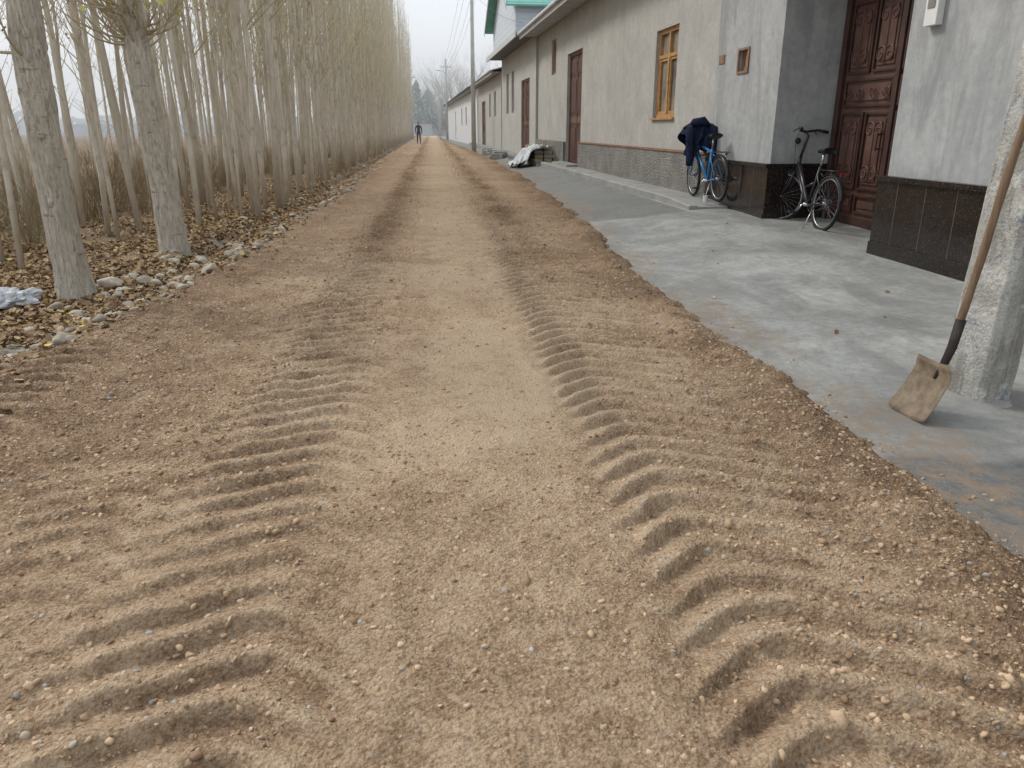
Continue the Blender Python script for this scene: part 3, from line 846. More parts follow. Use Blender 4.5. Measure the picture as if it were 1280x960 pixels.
for (a, za, b, zb3) in ((sa_-.35, ze-.12, smid, zr), (smid, zr, sb_+.35, ze-.12)):
    mb.add([(dg-.4, a, za), (8.2, a, za), (8.2, b, zb3), (dg-.4, b, zb3), (dg-.4, a, za+.07), (8.2, a, za+.07), (8.2, b, zb3+.07), (dg-.4, b, zb3+.07)],
           [(0, 3, 2, 1), (4, 5, 6, 7), (0, 1, 5, 4), (1, 2, 6, 5), (2, 3, 7, 6), (3, 0, 4, 7)], 0)
    mb.add([(dg-.43, a, za-.12), (dg-.405, a, za-.12), (dg-.405, b, zb3-.12), (dg-.43, b, zb3-.12), (dg-.43, a, za+.1), (dg-.405, a, za+.1), (dg-.405, b, zb3+.1), (dg-.43, b, zb3+.1)],
           [(0, 3, 2, 1), (4, 5, 6, 7), (0, 1, 5, 4), (1, 2, 6, 5), (2, 3, 7, 6), (3, 0, 4, 7)], 1)
mb.box(-.75, 8, 29.9, 41.3, 4.51, 4.555, 2); mb.box(-.8, -.752, 29.9, 41.3, 4.42, 4.62, 1)
mb.obj('roof', [M_green, M_fascia, M_darkroof], H2)

# ------------------------------------------------------------------ house 3
H3 = empty('grey_house', (4.60, 0, 0), FR)
mb = MB()
ops = [(50.5, 53, .15, 2.9), (44, 45, 1.9, 3.2), (47, 48, 1.9, 3.2)]
wall(mb, -.02, .3, 41.5, 56, -.2, 3.95, ops, 0); mb.box(.3, 8, 55.7, 56, -.2, 3.95, 0)
mb.obj('walls', [M_wall3], H3)
mb = MB(); paneldoor(mb, .06, *ops[0], 0, 1); window(mb, .05, *ops[1], 2, 3); window(mb, .05, *ops[2], 2, 3)
mb.obj('door_and_windows', [M_doorf, M_door, M_fascia, M_glass], H3)
mb = MB(); roof(mb, 41.55, 56.3, 4.05, .5, 4, 5.2, 0, 1, 2); mb.obj('roof', [M_slate, M_fascia, M_soffit], H3)
# ------------------------------------------------------------------ white long building
H4 = empty('white_house', (4.60, 0, 0), FR)
mb = MB()
ops = [(60, 62.4, .1, 2.9), (68, 69.5, 1.5, 3), (74, 75.5, 1.5, 3), (84, 86.5, .1, 2.9)]
wall(mb, -.02, .3, 57, 104, -.2, 3.9, ops, 0); mb.box(.3, 8, 57, 57.3, -.2, 3.9, 0); mb.box(.3, 8, 103.7, 104, -.2, 3.9, 0)
mb.obj('walls', [M_white], H4)
mb = MB(); paneldoor(mb, .06, *ops[0], 0, 1); paneldoor(mb, .06, *ops[3], 0, 1); window(mb, .05, *ops[1], 2, 3); window(mb, .05, *ops[2], 2, 3)
mb.obj('doors_and_windows', [M_white, M_fascia, M_fascia, M_glass], H4)
mb = MB(); roof(mb, 57, 104.2, 4.02, .5, 4, 5.0, 0, 1, 2); mb.obj('roof', [M_darkroof, M_darkroof, M_soffit], H4)

# ------------------------------------------------------------------ far end of the street
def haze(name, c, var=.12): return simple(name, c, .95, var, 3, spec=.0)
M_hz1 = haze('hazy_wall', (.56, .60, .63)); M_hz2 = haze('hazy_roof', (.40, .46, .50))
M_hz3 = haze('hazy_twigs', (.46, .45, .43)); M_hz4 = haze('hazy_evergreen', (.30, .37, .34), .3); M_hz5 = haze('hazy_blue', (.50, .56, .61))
e = empty('distant_house', (-14, 165, 0))
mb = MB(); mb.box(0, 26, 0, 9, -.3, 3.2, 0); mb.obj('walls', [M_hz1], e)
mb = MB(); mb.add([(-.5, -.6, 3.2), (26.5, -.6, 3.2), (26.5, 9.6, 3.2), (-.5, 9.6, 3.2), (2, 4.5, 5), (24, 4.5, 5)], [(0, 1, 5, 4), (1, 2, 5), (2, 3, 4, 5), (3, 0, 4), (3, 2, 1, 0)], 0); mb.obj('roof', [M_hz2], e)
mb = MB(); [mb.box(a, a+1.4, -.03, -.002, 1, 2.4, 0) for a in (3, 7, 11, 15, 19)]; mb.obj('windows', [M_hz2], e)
e = empty('boundary_wall', (-60, 140, 0)); mb = MB()
for k in range(30): mb.box(k*2.0, k*2.0+1.96, 0, .2, -.3, 1.9, 0); mb.box(k*2.0+1.96, k*2.0+2.0, -.04, .24, -.3, 2.0, 0)
mb.obj('panels', [M_hz1], e)
random.seed(900)
mb = MB()
for (x_, y_, h_) in ((3.5, 135, 13), (6.5, 150, 15), (9.5, 140, 13), (0, 190, 14), (-4, 185, 12), (12, 170, 14), (1.5, 150, 13)):
    p = Vector((x_, y_, -.2)); mb.tube([p, p+Vector((.2, 0, h_*.3)), p+Vector((0, 0, h_*.5))], [.25, .19, .13], 6, 0)
    for k in range(15):
        a = U(0, 6.28); branch(mb, p+Vector((.1, 0, h_*U(.22, .5))), Vector((math.cos(a)*.75, math.sin(a)*.75, 1)).normalized(), h_*U(.3, .5), .10, 3, 0, .08)
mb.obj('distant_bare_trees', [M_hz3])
mb = MB()
for (x_, y_, h_, w_) in ((-2.6, 150, 9.5, 1.7), (-.6, 158, 8.5, 2.0), (1.8, 165, 6.5, 2.2), (-4.6, 172, 7, 2.2), (-9, 180, 8, 3), (4.5, 175, 6, 2.5), (8, 182, 6, 3)):
    mb.tube([(x_, y_, -.3), (x_, y_, h_*.7)], [.2, .08], 6, 0)
    for k in range(1500):
        t_ = U(0, 1); a = U(0, 6.28); lob = .75+.35*math.sin(a*3+t_*9+x_); rr = w_*math.sin(pi*min(1, t_*.9+.12))**.7*lob*math.sqrt(U(.2, 1))
        c_ = Vector((x_+rr*math.cos(a), y_+rr*math.sin(a), h_*(.15+.85*t_)))
        q = Vector((U(-1, 1), U(-1, 1), U(-1, 1))).normalized()*U(.12, .26); r_ = q.cross(Vector((U(-1, 1), U(-1, 1), U(-1, 1)))).normalized()*U(.1, .2)
        mb.add([c_-q, c_-r_, c_+q, c_+r_], [(0, 1, 2, 3)], 0)
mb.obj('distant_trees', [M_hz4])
mb = MB()
for k in range(9000):
    x_ = U(-260, 200); h_ = 5+3*mnoise.noise(Vector((x_*.06, 0, 0)))+2*mnoise.noise(Vector((x_*.3, 4, 0)))
    c_ = Vector((x_, 300+U(-12, 12), U(-.3, max(1, h_)))); q = Vector((U(-1, 1), U(-.3, .3), U(-1, 1))).normalized()*U(.6, 1.2); r_ = Vector((q.z, 0, -q.x))*U(.5, .9)
    mb.add([c_-q, c_-r_, c_+q, c_+r_], [(0, 1, 2, 3)], 0)
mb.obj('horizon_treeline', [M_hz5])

# winter haze: a real participating medium over the far part of the street
m = D.materials.new('haze'); m.use_nodes = True; m.node_tree.nodes.remove(m.node_tree.nodes['Principled BSDF'])
vs_ = m.node_tree.nodes.new('ShaderNodeVolumeScatter'); vs_.inputs['Color'].default_value = (.97, .985, 1, 1); vs_.inputs['Density'].default_value = .0038
m.node_tree.links.new(vs_.outputs[0], m.node_tree.nodes['Material Output'].inputs['Volume'])
mb = MB(); mb.box(-150, 150, 42, 330, -.31, 22, 0); mb.obj('haze', [m])

# ------------------------------------------------------------------ poles & wires
M_pconc = plaster('pole_concrete', (.42, .415, .395), (.56, .55, .52), .5, 3.0, (.30, .295, .28))
M_steel = simple('galvanised_steel', (.42, .43, .44), .45, .15, 8, .5)
M_cable = simple('cable', (.06, .06, .06), .6)
def far_pole(loc, h, lamp=True, name='street_lamp'):
    mb = MB(); mb.tube([(0, 0, -.3), (0, 0, h)], [.14, .085], 10, 0)
    mb.box(-.6, .6, -.03, .03, h-.9, h-.82, 1)
    for k in (-.5, -.2, .2, .5): mb.tube([(k, 0, h-.82), (k, 0, h-.70)], [.03, .02], 8, 1)
    if lamp:
        lz = 1.35
        mb.tube([(0, 0, h-lz-.35), (-.25, -.3, h-lz), (-.75, -.5, h-lz+.1)], .025, 6, 1)
        z0 = h-lz+.1
        mb.add([(-.62, -.42, z0-.05), (-.78, -.34, z0-.05), (-1.18, -.62, z0), (-1.02, -.74, z0), (-.64, -.42, z0+.05), (-.78, -.36, z0+.05), (-1.14, -.62, z0+.05), (-1.02, -.72, z0+.05)],
               [(0, 3, 2, 1), (4, 5, 6, 7), (0, 1, 5, 4), (1, 2, 6, 5), (2, 3, 7, 6), (3, 0, 4, 7)], 1)
    o = mb.obj(name, [M_pconc, M_steel]); o.location = loc; return o
far_pole((2.38, 46, 0), 9.6)
far_pole((1.75, 92, 0), 8.6, True, 'street_lamp')
far_pole((-2.5, 104, 0), 8.2, False, 'utility_pole')
far_pole((1.2, 140, 0), 8.6, False, 'utility_pole')
mb = MB()
def wire(a, b, sag):
    pts = []
    for i in range(17):
        t_ = i/16; p = Vector(a).lerp(Vector(b), t_); p.z -= sag*4*t_*(1-t_); pts.append(p)
    mb.tube(pts, .007, 4, 0)
for k in (-.5, -.2, .2, .5):
    wire((2.38+k, 46, 8.9), (1.75+k, 92, 7.9), .7); wire((1.75+k, 92, 7.9), (1.2+k, 140, 7.9), .7); wire((3.16+k*.8, 3.32, 8.3), (2.38+k, 46, 8.9), .6)
wire((2.38, 46, 8.4), (3.4, 30, 4.9), .3)
mb.obj('power_lines', [M_cable])

# foreground concrete pole (chamfered, tapering, leaning slightly)
e = empty('utility_pole', (2.665, 3.36, 0), 0)
e.rotation_euler = Euler((0, math.radians(3.6), math.radians(14)), 'XYZ')
mb = MB(); vs = []; fs = []; nz = 90
for i in range(nz+1):
    z = -.3+9.0*i/nz; k = 1-.030*z; a = .112*k; b = .13*k; c_ = .026+.008*mnoise.noise(Vector((z*8, 0, 0)))
    sec = [(-a+c_, -b), (a-c_, -b), (a, -b+c_), (a, b-c_), (a-c_, b), (-a+c_, b), (-a, b-c_), (-a, -b+c_)]
    for (p, q) in sec:
        w_ = .012*mnoise.noise(Vector((p*9, q*9, z*5)))+.006*mnoise.noise(Vector((p*9, q*9, z*17)))
        vs.append((p+w_, q+w_, z))
for i in range(nz):
    for k in range(8): fs.append((i*8+k, i*8+(k+1) % 8, (i+1)*8+(k+1) % 8, (i+1)*8+k))
fs.append(tuple(nz*8+k for k in range(8)))
mb.add(vs, fs, 0)
n = NT('weathered_pole', .9, .2)
f1 = n.noise(5, 6, .7); s_ = n.noise(7, 6, .7, vec=n.map((1.2, 1.2, .25)), dist=.8); f3 = n.noise(70, 4, .6)
c = n.ramp(f1, [(.3, (.36, .345, .31)), (.65, (.54, .525, .48))])
c = n.mix(n.ramp(s_, [(.50, 0), (.60, .75)]), c, (.26, .24, .205))
c = n.mix(n.ramp(n.noise(3.5, 6, .75), [(.52, 0), (.60, .8)]), c, (.66, .65, .60))
bl = n.ramp(n.noise(2.6, 7, .9), [(.55, 0), (.59, .8)])
c = n.mix(bl, c, (.20, .25, .30))
c = n.mix(.35, c, n.ramp(f3, [(.3, .25), (.7, .75)]), 'OVERLAY')
n.col(c); n.nor(n.bump(n.math('ADD', f3, f1), .8, .015)); M_wpole = n.m
mb.obj('shaft', [M_wpole], e, .004)
mb = MB(); mb.box(-.7, .7, -.18, -.14, 8.1, 8.2, 0)
for k in (-.6, -.2, .2, .6): mb.tube([(k, -.16, 8.2), (k, -.16, 8.34)], [.03, .02], 8, 0)
mb.obj('crossarm', [M_steel], e)
mb = MB(); random.seed(5)
vs = [(0, 0, .05)]
for ring_, (r_, z_) in enumerate(((.16, .035), (.20, .012), (.27, -.03))):
    for k in range(20):
        a = 2*pi*k/20; rr = r_*(1+U(-.08, .08)); vs.append((rr*math.cos(a), rr*math.sin(a), z_+U(-.004, .004)))
fs = [(0, 1+k, 1+(k+1) % 20) for k in range(20)]
for q in range(2): fs += [(1+q*20+k, 1+(q+1)*20+k, 1+(q+1)*20+(k+1) % 20, 1+q*20+(k+1) % 20) for k in range(20)]
mb.add(vs, fs, 0, True); mb.obj('mortar_collar', [M_side], e)

# ------------------------------------------------------------------ shovel
e = empty('shovel', (0, 0, 0))
n = NT('muddy_steel', .75, .3)
f = n.noise(18, 6, .7)
n.col(n.ramp(f, [(.25, (.12, .085, .055)), (.5, (.23, .175, .12)), (.75, (.33, .265, .19))])); n.nor(n.bump(f, .6, .006)); n.inp('Metallic', .1); M_mud = n.m
n = NT('handle_wood', .65, .3)
f = n.noise(6, 6, .7, vec=n.map((8, 8, .8)))
n.col(n.ramp(f, [(.25, (.12, .07, .04)), (.6, (.25, .165, .10)), (.8, (.34, .24, .15))])); n.nor(n.bump(f, .3, .004)); M_hand = n.m
M_rust = simple('dark_steel', (.06, .05, .045), .6, .4, 14, .5)
bot = Vector((2.20, 3.175, .012)); topb = Vector((2.345, 3.185, .245))
ax = (topb-bot).normalized(); wd = Vector((-.08, 1, 0)).normalized(); nn = wd.cross(ax).normalized()
if nn.x > 0: nn = -nn
mb = MB(); vs = []; fs = []; NU, NV = 15, 13; Lb = (topb-bot).length
for side in (0, 1):
    for j in range(NV):
        v_ = j/(NV-1)
        for i in range(NU):
            u_ = i/(NU-1)*2-1
            hw = .130*(1-.10*v_)
            if v_ > .86: hw *= 1-.18*((v_-.86)/.14)**2
            p = bot+ax*Lb*v_+wd*hw*u_
            p = p+nn*(.034*u_*u_*(.35+.65*v_)+.035*sst(.85, 1.0, np.array(v_)).item()-.012*math.sin(v_*pi))
            p = p+ax*(-.012*(1-v_)*(1-u_*u_))
            if side: p = p-nn*.003
            vs.append(p)
o_ = NU*NV
for j in range(NV-1):
    for i in range(NU-1):
        a = j*NU+i; fs.append((a, a+1, a+NU+1, a+NU)); fs.append((o_+a, o_+a+NU, o_+a+NU+1, o_+a+1))
for i in range(NU-1): fs.append((i, o_+i, o_+i+1, i+1)); a = (NV-1)*NU+i; fs.append((a, a+1, o_+a+1, o_+a))
for j in range(NV-1): a = j*NU; fs.append((a, a+NU, o_+a+NU, o_+a)); a = j*NU+NU-1; fs.append((a, o_+a, o_+a+NU, a+NU))
mb.add(vs, fs, 0, True); mb.obj('blade', [M_mud], e)
mb = MB()
h0 = topb-ax*.07-nn*.008; h1 = Vector((2.365, 3.17, .34)); htop = Vector((2.515, 3.165, 1.47))
hd = (htop-h1).normalized()
mb.tube([h0, topb+nn*-.004, h1, h1+hd*.13], [.008, .018, .021, .023], 12, 0); mb.obj('socket', [M_rust], e)
mb = MB(); q = []; rr = []
for i in range(20):
    t_ = i/19; p = (h1+hd*.08).lerp(htop, t_); q.append(p+Vector((.006*math.sin(t_*7), .006*math.sin(t_*5+1), 0))); rr.append(.0175+.001*math.sin(t_*23))
rr[-1] = .012
mb.tube(q, rr, 12, 0); mb.obj('handle', [M_hand], e)

# ------------------------------------------------------------------ bicycles
M_tyre = simple('tyre_rubber', (.025, .025, .025), .8, .3, 20)
M_rim = simple('rim_alloy', (.35, .35, .36), .35, .1, 10, .8)
M_blk = simple('black_paint', (.018, .018, .02), .35, .2, 10, spec=.5)
M_blue = simple('blue_paint', (.02, .19, .45), .35, .2, 10, spec=.5)
M_sad = simple('saddle_vinyl', (.02, .02, .02), .55)
M_chr = simple('chrome_steel', (.5, .5, .5), .25, .1, 10, .9)
def bicycle(name, rear, heading, lean, steer, frame, step, hb_h, R=.33, WB=1.04, hbw=.31):
    e = empty(name, rear)
    Mx = Matrix.Rotation(heading, 4, 'Z') @ Matrix.Rotation(lean, 4, 'X')
    hx = WB-.13
    def F(p):
        p = Vector(p); c, s = math.cos(steer), math.sin(steer); x, y = p.x-hx, p.y
        return Vector((hx+x*c-y*s, x*s+y*c, p.z))
    def wheel(nm, cx, fn):
        mb = MB(); mb.M = Mx; c = (cx, 0, R)
        mb.ring(c, R-.022, .022, 'y', 48, 8, 0, fn); mb.ring(c, R-.048, .011, 'y', 48, 6, 1, fn)
        g = fn or (lambda p: Vector(p))
        mb.tube([g((cx, -.045, R)), g((cx, .045, R))], .02, 10, 1)
        for k in range(28):
            a = 2*pi*k/28; b = a+(.35 if k % 2 else -.35)
            mb.tube([g((cx+.018*math.cos(b), .03*(1 if k % 4 < 2 else -1), R+.018*math.sin(b))), g((cx+(R-.05)*math.cos(a), 0, R+(R-.05)*math.sin(a)))], .0013, 3, 1, cap=False)
        return mb.obj(nm, [M_tyre, M_rim], e)
    wheel('rear_wheel', 0, None); wheel('front_wheel', WB, F)
    bb = (.43, 0, .28); st = (.30, 0, .74); ht = (hx-.055, 0, .83); hb = (hx-.02, 0, .66)
    mb = MB(); mb.M = Mx
    if step:
        mb.tube([ht[:2]+(.76,), (.62, 0, .50), (.50, 0, .36), bb], [.028]*4, 10, 0); mb.tube([(hx-.03, 0, .70), (.62, 0, .42), bb], .024, 10, 0)
        mb.tube([(.36, 0, .55), (.62, 0, .46)], .016, 8, 0)
    else:
        mb.tube([(hx-.05, 0, .80), (.31, 0, .70)], .018, 10, 0); mb.tube([(hx-.03, 0, .69), bb], .021, 10, 0)
    mb.tube([hb, ht], .024, 10, 0); mb.tube([bb, st], .018, 10, 0)
    for s_ in (-1, 1):
        mb.tube([bb, (.2, .05*s_, .30), (0, .06*s_, R)], .010, 8, 0); mb.tube([(.315, 0, .69), (.25, .04*s_, .62), (0, .06*s_, R)], .009, 8, 0)
        mb.tube([F((hx-.01, .05*s_, .63)), F((hx+.03, .055*s_, .52)), F((WB, .055*s_, R))], [.017, .015, .011], 8, 0)
    mb.tube([F((hx-.01, -.05, .635)), F((hx-.01, .05, .635))], .018, 8, 0)
    mb.obj('frame', [frame], e)
    mb = MB(); mb.M = Mx
    mb.tube([ht, F((hx-.08, 0, hb_h-.05)), F((hx-.02, 0, hb_h))], .018, 8, 0)
    W_ = hbw
    mb.tube([F((hx-.14, -W_, hb_h+.02)), F((hx-.06, -W_*.7, hb_h+.03)), F((hx-.01, -.08, hb_h)), F((hx-.01, .08, hb_h)), F((hx-.06, W_*.7, hb_h+.03)), F((hx-.14, W_, hb_h+.02))], .0145, 8, 0)
    for s_ in (-1, 1):
        mb.tube([F((hx-.16, (W_+.02)*s_, hb_h+.015)), F((hx-.08, W_*.76*s_, hb_h+.03))], .02, 8, 1)
        mb.tube([F((hx-.03, W_*.65*s_, hb_h+.02)), F((hx-.03, W_*.97*s_, hb_h-.02))], .006, 6, 0)
    mb.tube([F((hx+.02, .05, hb_h)), F((hx+.06, .03, hb_h-.1)), F((hx+.02, .03, .75)), F((hx+.02, .05, .64))], .003, 5, 1)
    mb.ball(F((hx+.05, 0, hb_h-.12)), (.04, .035, .04), 1)
    mb.obj('handlebar', [M_blk, M_sad], e)
    mb = MB(); mb.M = Mx
    mb.tube([st, (.275, 0, .90)], .013, 8, 1)
    vs = []
    for i in range(12):
        t_ = i/11; x_ = .13+.28*t_; w_ = .085*(1-t_)**.8*(1 if t_ > .08 else .8)+.022; h_ = .03+.02*(1-t_)
        for k in range(10):
            a = 2*pi*k/10; vs.append((x_, w_*math.cos(a), .925+.012*(1-t_)+h_*math.sin(a)*(.6 if math.sin(a) > 0 else 1)))
    fs = [(i*10+k, i*10+(k+1) % 10, (i+1)*10+(k+1) % 10, (i+1)*10+k) for i in range(11) for k in range(10)]+[tuple(range(10)), tuple(range(119, 109, -1))]
    mb.add(vs, fs, 0, True); mb.obj('saddle', [M_sad, M_chr], e)
    mb = MB(); mb.M = Mx
    mb.ring((bb[0], -.05, bb[2]), .085, .006, 'y', 24, 5, 0)
    for k in range(5): mb.tube([(bb[0], -.05, bb[2]), (bb[0]+.085*math.cos(k*1.257), -.05, bb[2]+.085*math.sin(k*1.257))], .006, 5, 0)
    mb.ring((0, -.05, R), .04, .008, 'y', 16, 5, 0)
    mb.tube([(bb[0], -.05, bb[2]+.085), (0, -.05, R+.04)], .005, 5, 0); mb.tube([(bb[0], -.05, bb[2]-.085), (0, -.05, R-.04)], .005, 5, 0)
    for s_ in (-1, 1):
        mb.tube([(bb[0], .07*s_, bb[2]), (bb[0]+.12*s_, .08*s_, bb[2]-.11*s_)], .009, 6, 1)
        mb.box(bb[0]+.12*s_-.045, bb[0]+.12*s_+.045, min(.085*s_, .175*s_), max(.085*s_, .175*s_), bb[2]-.11*s_-.011, bb[2]-.11*s_+.011, 0)
    mb.tube([(bb[0], -.06, bb[2]), (bb[0], .06, bb[2])], .022, 10, 1)
    mb.tube([(.15, .06, .28), (.10, .18, .01)], .008, 6, 1)
    mb.obj('drivetrain', [M_blk, M_chr], e)
    mb = MB(); mb.M = Mx
    def fender(cx, a0, a1, fn):
        vs = []; n_ = 20; g = fn or (lambda p: Vector(p))
        for i in range(n_+1):
            a = a0+(a1-a0)*i/n_
            for y_, rr in ((-.028, R+.005), (-.016, R+.018), (.016, R+.018), (.028, R+.005)):
                vs.append(g((cx+rr*math.cos(a), y_, R+rr*math.sin(a))))
        mb.add(vs, [(i*4+k, i*4+k+1, i*4+k+5, i*4+k+4) for i in range(n_) for k in range(3)], 0, True)
    fender(0, math.radians(25), math.radians(170), None); fender(WB, math.radians(20), math.radians(125), F)
    for s_ in (-1, 1):
        mb.tube([(.24, .05*s_, .70), (-.22, .06*s_, .71)], .006, 6, 0); mb.tube([(-.10, .06*s_, .71), (0, .065*s_, R)], .005, 6, 0)
    for x_ in (.15, .03, -.09, -.21): mb.tube([(x_, -.06, .71), (x_, .06, .71)], .005, 6, 0)
    mb.box(-.235, -.225, -.02, .02, .67, .70, 1)
    M_refl = D.materials.get('reflector') or simple('reflector', (.30, .02, .02), .2)
    mb.obj('fenders_and_rack', [M_blk, M_refl], e)
    return e, Mx, F, hx
z1 = .262
def heading(a, b): return math.atan2(b[1]-a[1], b[0]-a[0])
b1, Mx1, F1, hx1 = bicycle('bicycle', (4.17, 11.16, z1), heading((4.17, 11.16), (4.13, 12.2)), math.radians(-2), math.radians(-4), M_blue, False, 1.03, hbw=.25)
b2, Mx2, F2, hx2 = bicycle('bicycle', (4.62, 8.86, .115), heading((4.62, 8.86), (4.60, 9.9)), math.radians(5), math.radians(34), M_blk, True, 1.15)

# jacket over handlebar of the blue bicycle
n = NT('navy_cloth', .95, .1)
f = n.noise(30, 4)
n.col(n.ramp(f, [(.3, (.012, .016, .038)), (.7, (.024, .030, .062))])); n.nor(n.bump(n.noise(14, 5), .6, .02)); M_navy = n.m
mb = MB(); mb.M = Mx1; vs = []; NU, NV = 56, 48
for j in range(NV):
    v_ = j/(NV-1)*2-1
    for i in range(NU):
        u_ = i/(NU-1)*2-1
        L = .33+.10*math.sin(u_*2.6+1)+.06*math.sin(u_*7+(1 if v_ > 0 else 4))
        fold = (.04*math.sin(u_*9+1.3*(1 if v_ > 0 else -1)+v_*2)+.022*math.sin(u_*21+v_*5))*min(1, abs(v_)*1.6)
        x_ = hx1-.06+(.11+.05*abs(u_))*math.tanh(v_*3.0)+fold+.05*v_
        z_ = 1.10-.09*u_*u_*(1+.4*u_)-L*max(0, abs(v_)-.12)*1.12+.05*mnoise.noise(Vector((u_*2.5, v_*2.5, 2)))
        y_ = (.27-.09*abs(v_))*u_+.04*math.sin(v_*6)+.02*math.sin(v_*13+u_*3)
        vs.append(F1((x_, y_, z_)))
mb.add(vs, [(j*NU+i, j*NU+i+1, (j+1)*NU+i+1, (j+1)*NU+i) for j in range(NV-1) for i in range(NU-1)], 0, True)
for s_, l_ in ((1, .40), (-1, .28)):
    q = [F1((hx1-.10, .15*s_, 1.05)), F1((hx1-.22, .19*s_, 1.0)), F1((hx1-.25, .20*s_, .90)), F1((hx1-.23, .18*s_, 1.0-l_)), F1((hx1-.26, .20*s_, .90-l_))]
    mb.tube(q, [.05, .07, .055, .06, .045], 12, 0)
q = [F1((hx1-.16, -.13, 1.07)), F1((hx1-.18, -.03, 1.14)), F1((hx1-.12, .10, 1.12)), F1((hx1-.06, .15, 1.06))]
mb.tube(q, [.03, .065, .06, .03], 12, 0)
j_ = mb.obj('jacket', [M_navy], b1); sm = j_.modifiers.new('s', 'SOLIDIFY'); sm.thickness = .014

# ------------------------------------------------------------------ cup, bag, brick pile
mb = MB(); mb.tube([(0, 0, 0), (0, 0, .09)], [.028, .038], 20, 0, cap=False); mb.tube([(0, 0, .088), (0, 0, .094)], .040, 20, 0, cap=False); mb.add([(.028*math.cos(k*.314), .028*math.sin(k*.314), .002) for k in range(20)], [tuple(range(20))], 0)
o = mb.obj('paper_cup', [M_plastic]); o.location = (3.98, 11.16, .263)
n = NT('plastic_film', .35, .5)
n.col(n.ramp(n.noise(6, 4), [(.3, (.50, .53, .55)), (.7, (.74, .76, .77))])); n.nor(n.bump(n.noise(12, 6, .7, dist=1.5), 1, .03)); M_film = n.m
bm = bmesh.new(); bmesh.ops.create_icosphere(bm, subdivisions=5, radius=1)
for v in bm.verts:
    p = v.co.copy(); k = 1+.5*abs(mnoise.noise(p*1.8+Vector((4, 1, 1))))*1.6+.30*abs(mnoise.noise(p*5))-.1
    v.co = Vector((p.x*.16*k, p.y*.12*k, max(-.02, p.z*.085*k)))
me = D.meshes.new('plastic_bag'); bm.to_mesh(me); bm.free(); me.materials.append(M_film)
o = link(D.objects.new('plastic_bag', me)); o.location = (-3.30, 6.15, .02); o.rotation_euler = (0, 0, .5)

e = empty('brick_pile', (3.72, 25.3, .12)); random.seed(77)
M_brick = simple('mud_brick', (.38, .31, .22), .95, .3, 5, 0, .5, 25); M_brick2 = simple('grey_block', (.36, .35, .33), .95, .25, 5, 0, .5, 25)
mb = MB()
for lay in range(5):
    for r_ in range(3-(lay > 3)):
        for k in range(7-(lay > 2)):
            x_ = -.42+r_*.29+U(-.02, .02); y_ = k*.42+U(-.02, .02)+.1*lay; z_ = lay*.125
            mb.M = Matrix.Translation((x_, y_, z_)) @ Matrix.Rotation(U(-.08, .08), 4, 'Z')
            mb.box(0, .26, 0, .38, 0, .115, 0 if U(0, 1) < .7 else 1)
mb.obj('bricks', [M_brick, M_brick2], e, .008)
mb = MB(); vs = []; NU, NV = 60, 50
for j in range(NV):
    for i in range(NU):
        u_ = i/(NU-1); v_ = j/(NV-1); x_ = -1.15+1.1*u_+.08*math.sin(v_*9); y_ = -.1+2.3*v_+.1*math.sin(u_*6)
        h_ = .60*sst(.05, .75, np.array(u_+.16*math.sin(v_*7)+.10*math.sin(v_*17))).item()
        vs.append((x_, y_, .0+h_+.16*mnoise.noise(Vector((u_*4, v_*5, 0)))+.07*mnoise.noise(Vector((u_*11, v_*12, 0)))))
mb.add(vs, [(j*NU+i, j*NU+i+1, (j+1)*NU+i+1, (j+1)*NU+i) for j in range(NV-1) for i in range(NU-1)], 0, True)
o = mb.obj('tarpaulin', [M_film], e); s_ = o.modifiers.new('s', 'SOLIDIFY'); s_.thickness = .01
e = empty('concrete_blocks', (2.75, 33, .05)); mb = MB(); random.seed(12)
for k in range(16):
    mb.M = Matrix.Translation((U(-.3, .6), U(-1, 8), 0)) @ Matrix.Rotation(U(-.6, .6), 4, 'Z'); mb.box(0, U(.3, .6), 0, U(.3, .9), -.05, U(.1, .28), 0)
mb.obj('blocks', [M_brick2], e, .01)

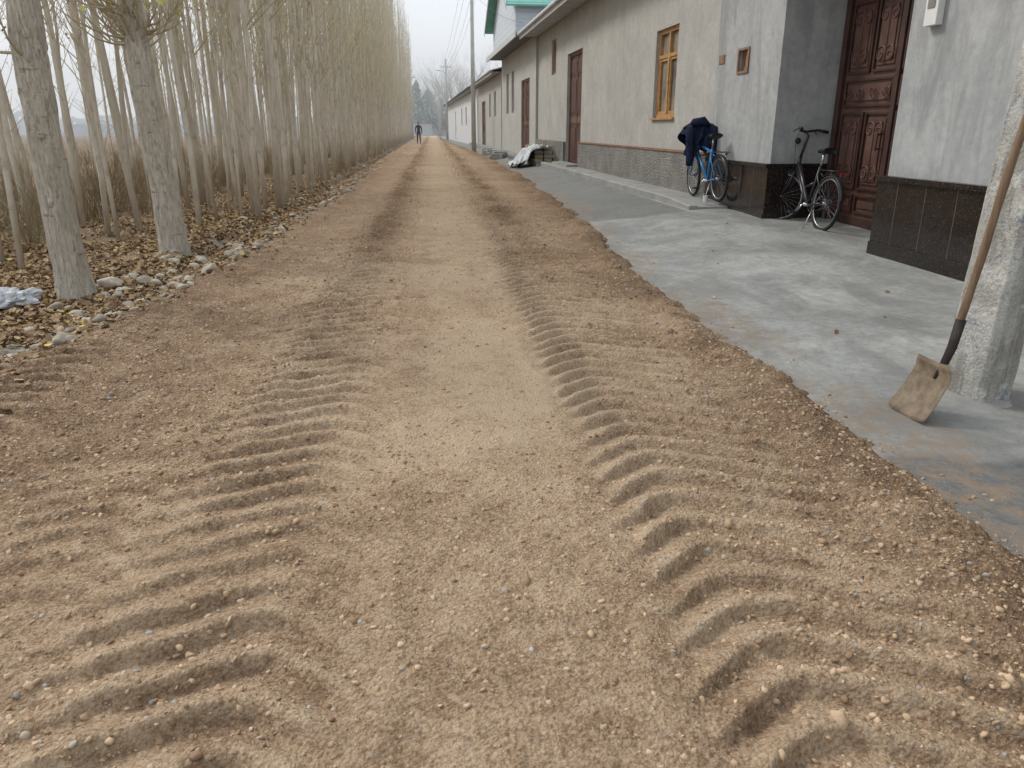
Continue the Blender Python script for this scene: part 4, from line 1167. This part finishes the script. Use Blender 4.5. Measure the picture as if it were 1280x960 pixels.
# ------------------------------------------------------------------ pedestrian
def person(loc, rz):
    e = empty('pedestrian', loc, rz)
    J = {'pel': (0, 0, .93, .135, .10), 'wst': (0, -.005, 1.06, .135, .10), 'chs': (0, -.01, 1.27, .165, .115), 'shl': (0, 0, 1.40, .125, .09), 'nek': (0, -.01, 1.49, .058, .058), 'hd0': (0, -.02, 1.57, .075, .085), 'hd1': (0, -.02, 1.66, .078, .095), 'hd2': (0, -.015, 1.72, .05, .06)}
    E = [('pel', 'wst'), ('wst', 'chs'), ('chs', 'shl'), ('shl', 'nek'), ('nek', 'hd0'), ('hd0', 'hd1'), ('hd1', 'hd2')]
    for s, n_ in ((1, 'l'), (-1, 'r')):
        st = .16*s
        J['hip'+n_] = (.09*s, 0, .87, .10, .10); J['kne'+n_] = (.10*s, -.04-st*.4, .49, .065, .065); J['ank'+n_] = (.10*s, .0-st*1.1 if s > 0 else .14, .09, .043, .045)
        ay = J['ank'+n_][1]; J['toe'+n_] = (.115*s, ay-.15, .045, .045, .035)
        J['sho'+n_] = (.19*s, 0, 1.385, .072, .07); J['elb'+n_] = (.26*s, .03+st*.3, 1.12, .052, .052); J['wri'+n_] = (.26*s, -.05+st*.7, .89, .034, .034); J['pal'+n_] = (.262*s, -.06+st*.8, .82, .026, .04)
        E += [('pel', 'hip'+n_), ('hip'+n_, 'kne'+n_), ('kne'+n_, 'ank'+n_), ('ank'+n_, 'toe'+n_), ('shl', 'sho'+n_), ('sho'+n_, 'elb'+n_), ('elb'+n_, 'wri'+n_), ('wri'+n_, 'pal'+n_)]
    ks = list(J); me = D.meshes.new('body'); me.from_pydata([J[k][:3] for k in ks], [(ks.index(a), ks.index(b)) for a, b in E], [])
    o = D.objects.new('body', me); link(o, e)
    o.modifiers.new('skin', 'SKIN')
    sv = me.skin_vertices[0].data if me.skin_vertices else None
    if sv is None:
        bm = bmesh.new(); bm.from_mesh(me); bm.verts.layers.skin.verify(); bm.to_mesh(me); bm.free(); sv = me.skin_vertices[0].data
    for i, k in enumerate(ks): sv[i].radius = J[k][3:5]; sv[i].use_root = (k == 'pel')
    ss = o.modifiers.new('sub', 'SUBSURF'); ss.levels = 2; ss.render_levels = 2
    dg_ = bpy.context.evaluated_depsgraph_get(); dg_.update()
    me2 = D.meshes.new_from_object(o.evaluated_get(dg_)); o.modifiers.clear(); o.data = me2
    mats = [simple('dark_jacket', (.03, .035, .045), .9), simple('dark_trousers', (.035, .035, .04), .9), simple('skin', (.42, .26, .19), .6, .08), simple('shoes', (.02, .02, .02), .6), simple('hair', (.02, .016, .014), .7)]
    me2.materials.clear()
    for m in mats: me2.materials.append(m)
    for p in me2.polygons:
        c = p.center; p.use_smooth = True
        if c.z > 1.50: p.material_index = 4 if (c.z > 1.68 or (c.y > .02 and c.z > 1.56)) else 2
        elif c.z > .90 and abs(c.x) < .20: p.material_index = 0
        elif abs(c.x) > .19 and c.z > .86: p.material_index = 0
        elif abs(c.x) > .20: p.material_index = 2
        elif c.z > .10: p.material_index = 1
        else: p.material_index = 3
    mb = MB()
    for s in (1, -1):
        mb.ball((.03*s, -.095, 1.635), .011, 1, 8, 6); mb.ball((.082*s, -.01, 1.62), (.012, .02, .03), 0, 8, 6)
        px, py, pz = J['pal'+('l' if s > 0 else 'r')][:3]
        for k, ln in enumerate((.075, .083, .078, .062)):
            y0 = py-.03+k*.02; mb.tube([(px, y0, pz-.01), (px-.004*s, y0-.004, pz-.04), (px-.012*s, y0-.008, pz-.03-ln)], [.0095, .009, .007], 8, 0)
        mb.tube([(px, py-.03, pz+.02), (px-.01*s, py-.06, pz-.01), (px-.015*s, py-.065, pz-.04)], [.011, .010, .008], 8, 0)
    mb.tube([(0, -.10, 1.64), (0, -.125, 1.60), (0, -.11, 1.592)], [.008, .014, .01], 8, 0)
    mb.tube([(-.022, -.104, 1.565), (0, -.110, 1.563), (.022, -.104, 1.565)], .005, 6, 2)
    mb.obj('face_and_hands', [mats[2], mats[4], simple('lips', (.35, .14, .12), .5)], e)
person((-1.10, 66, .04), .15)
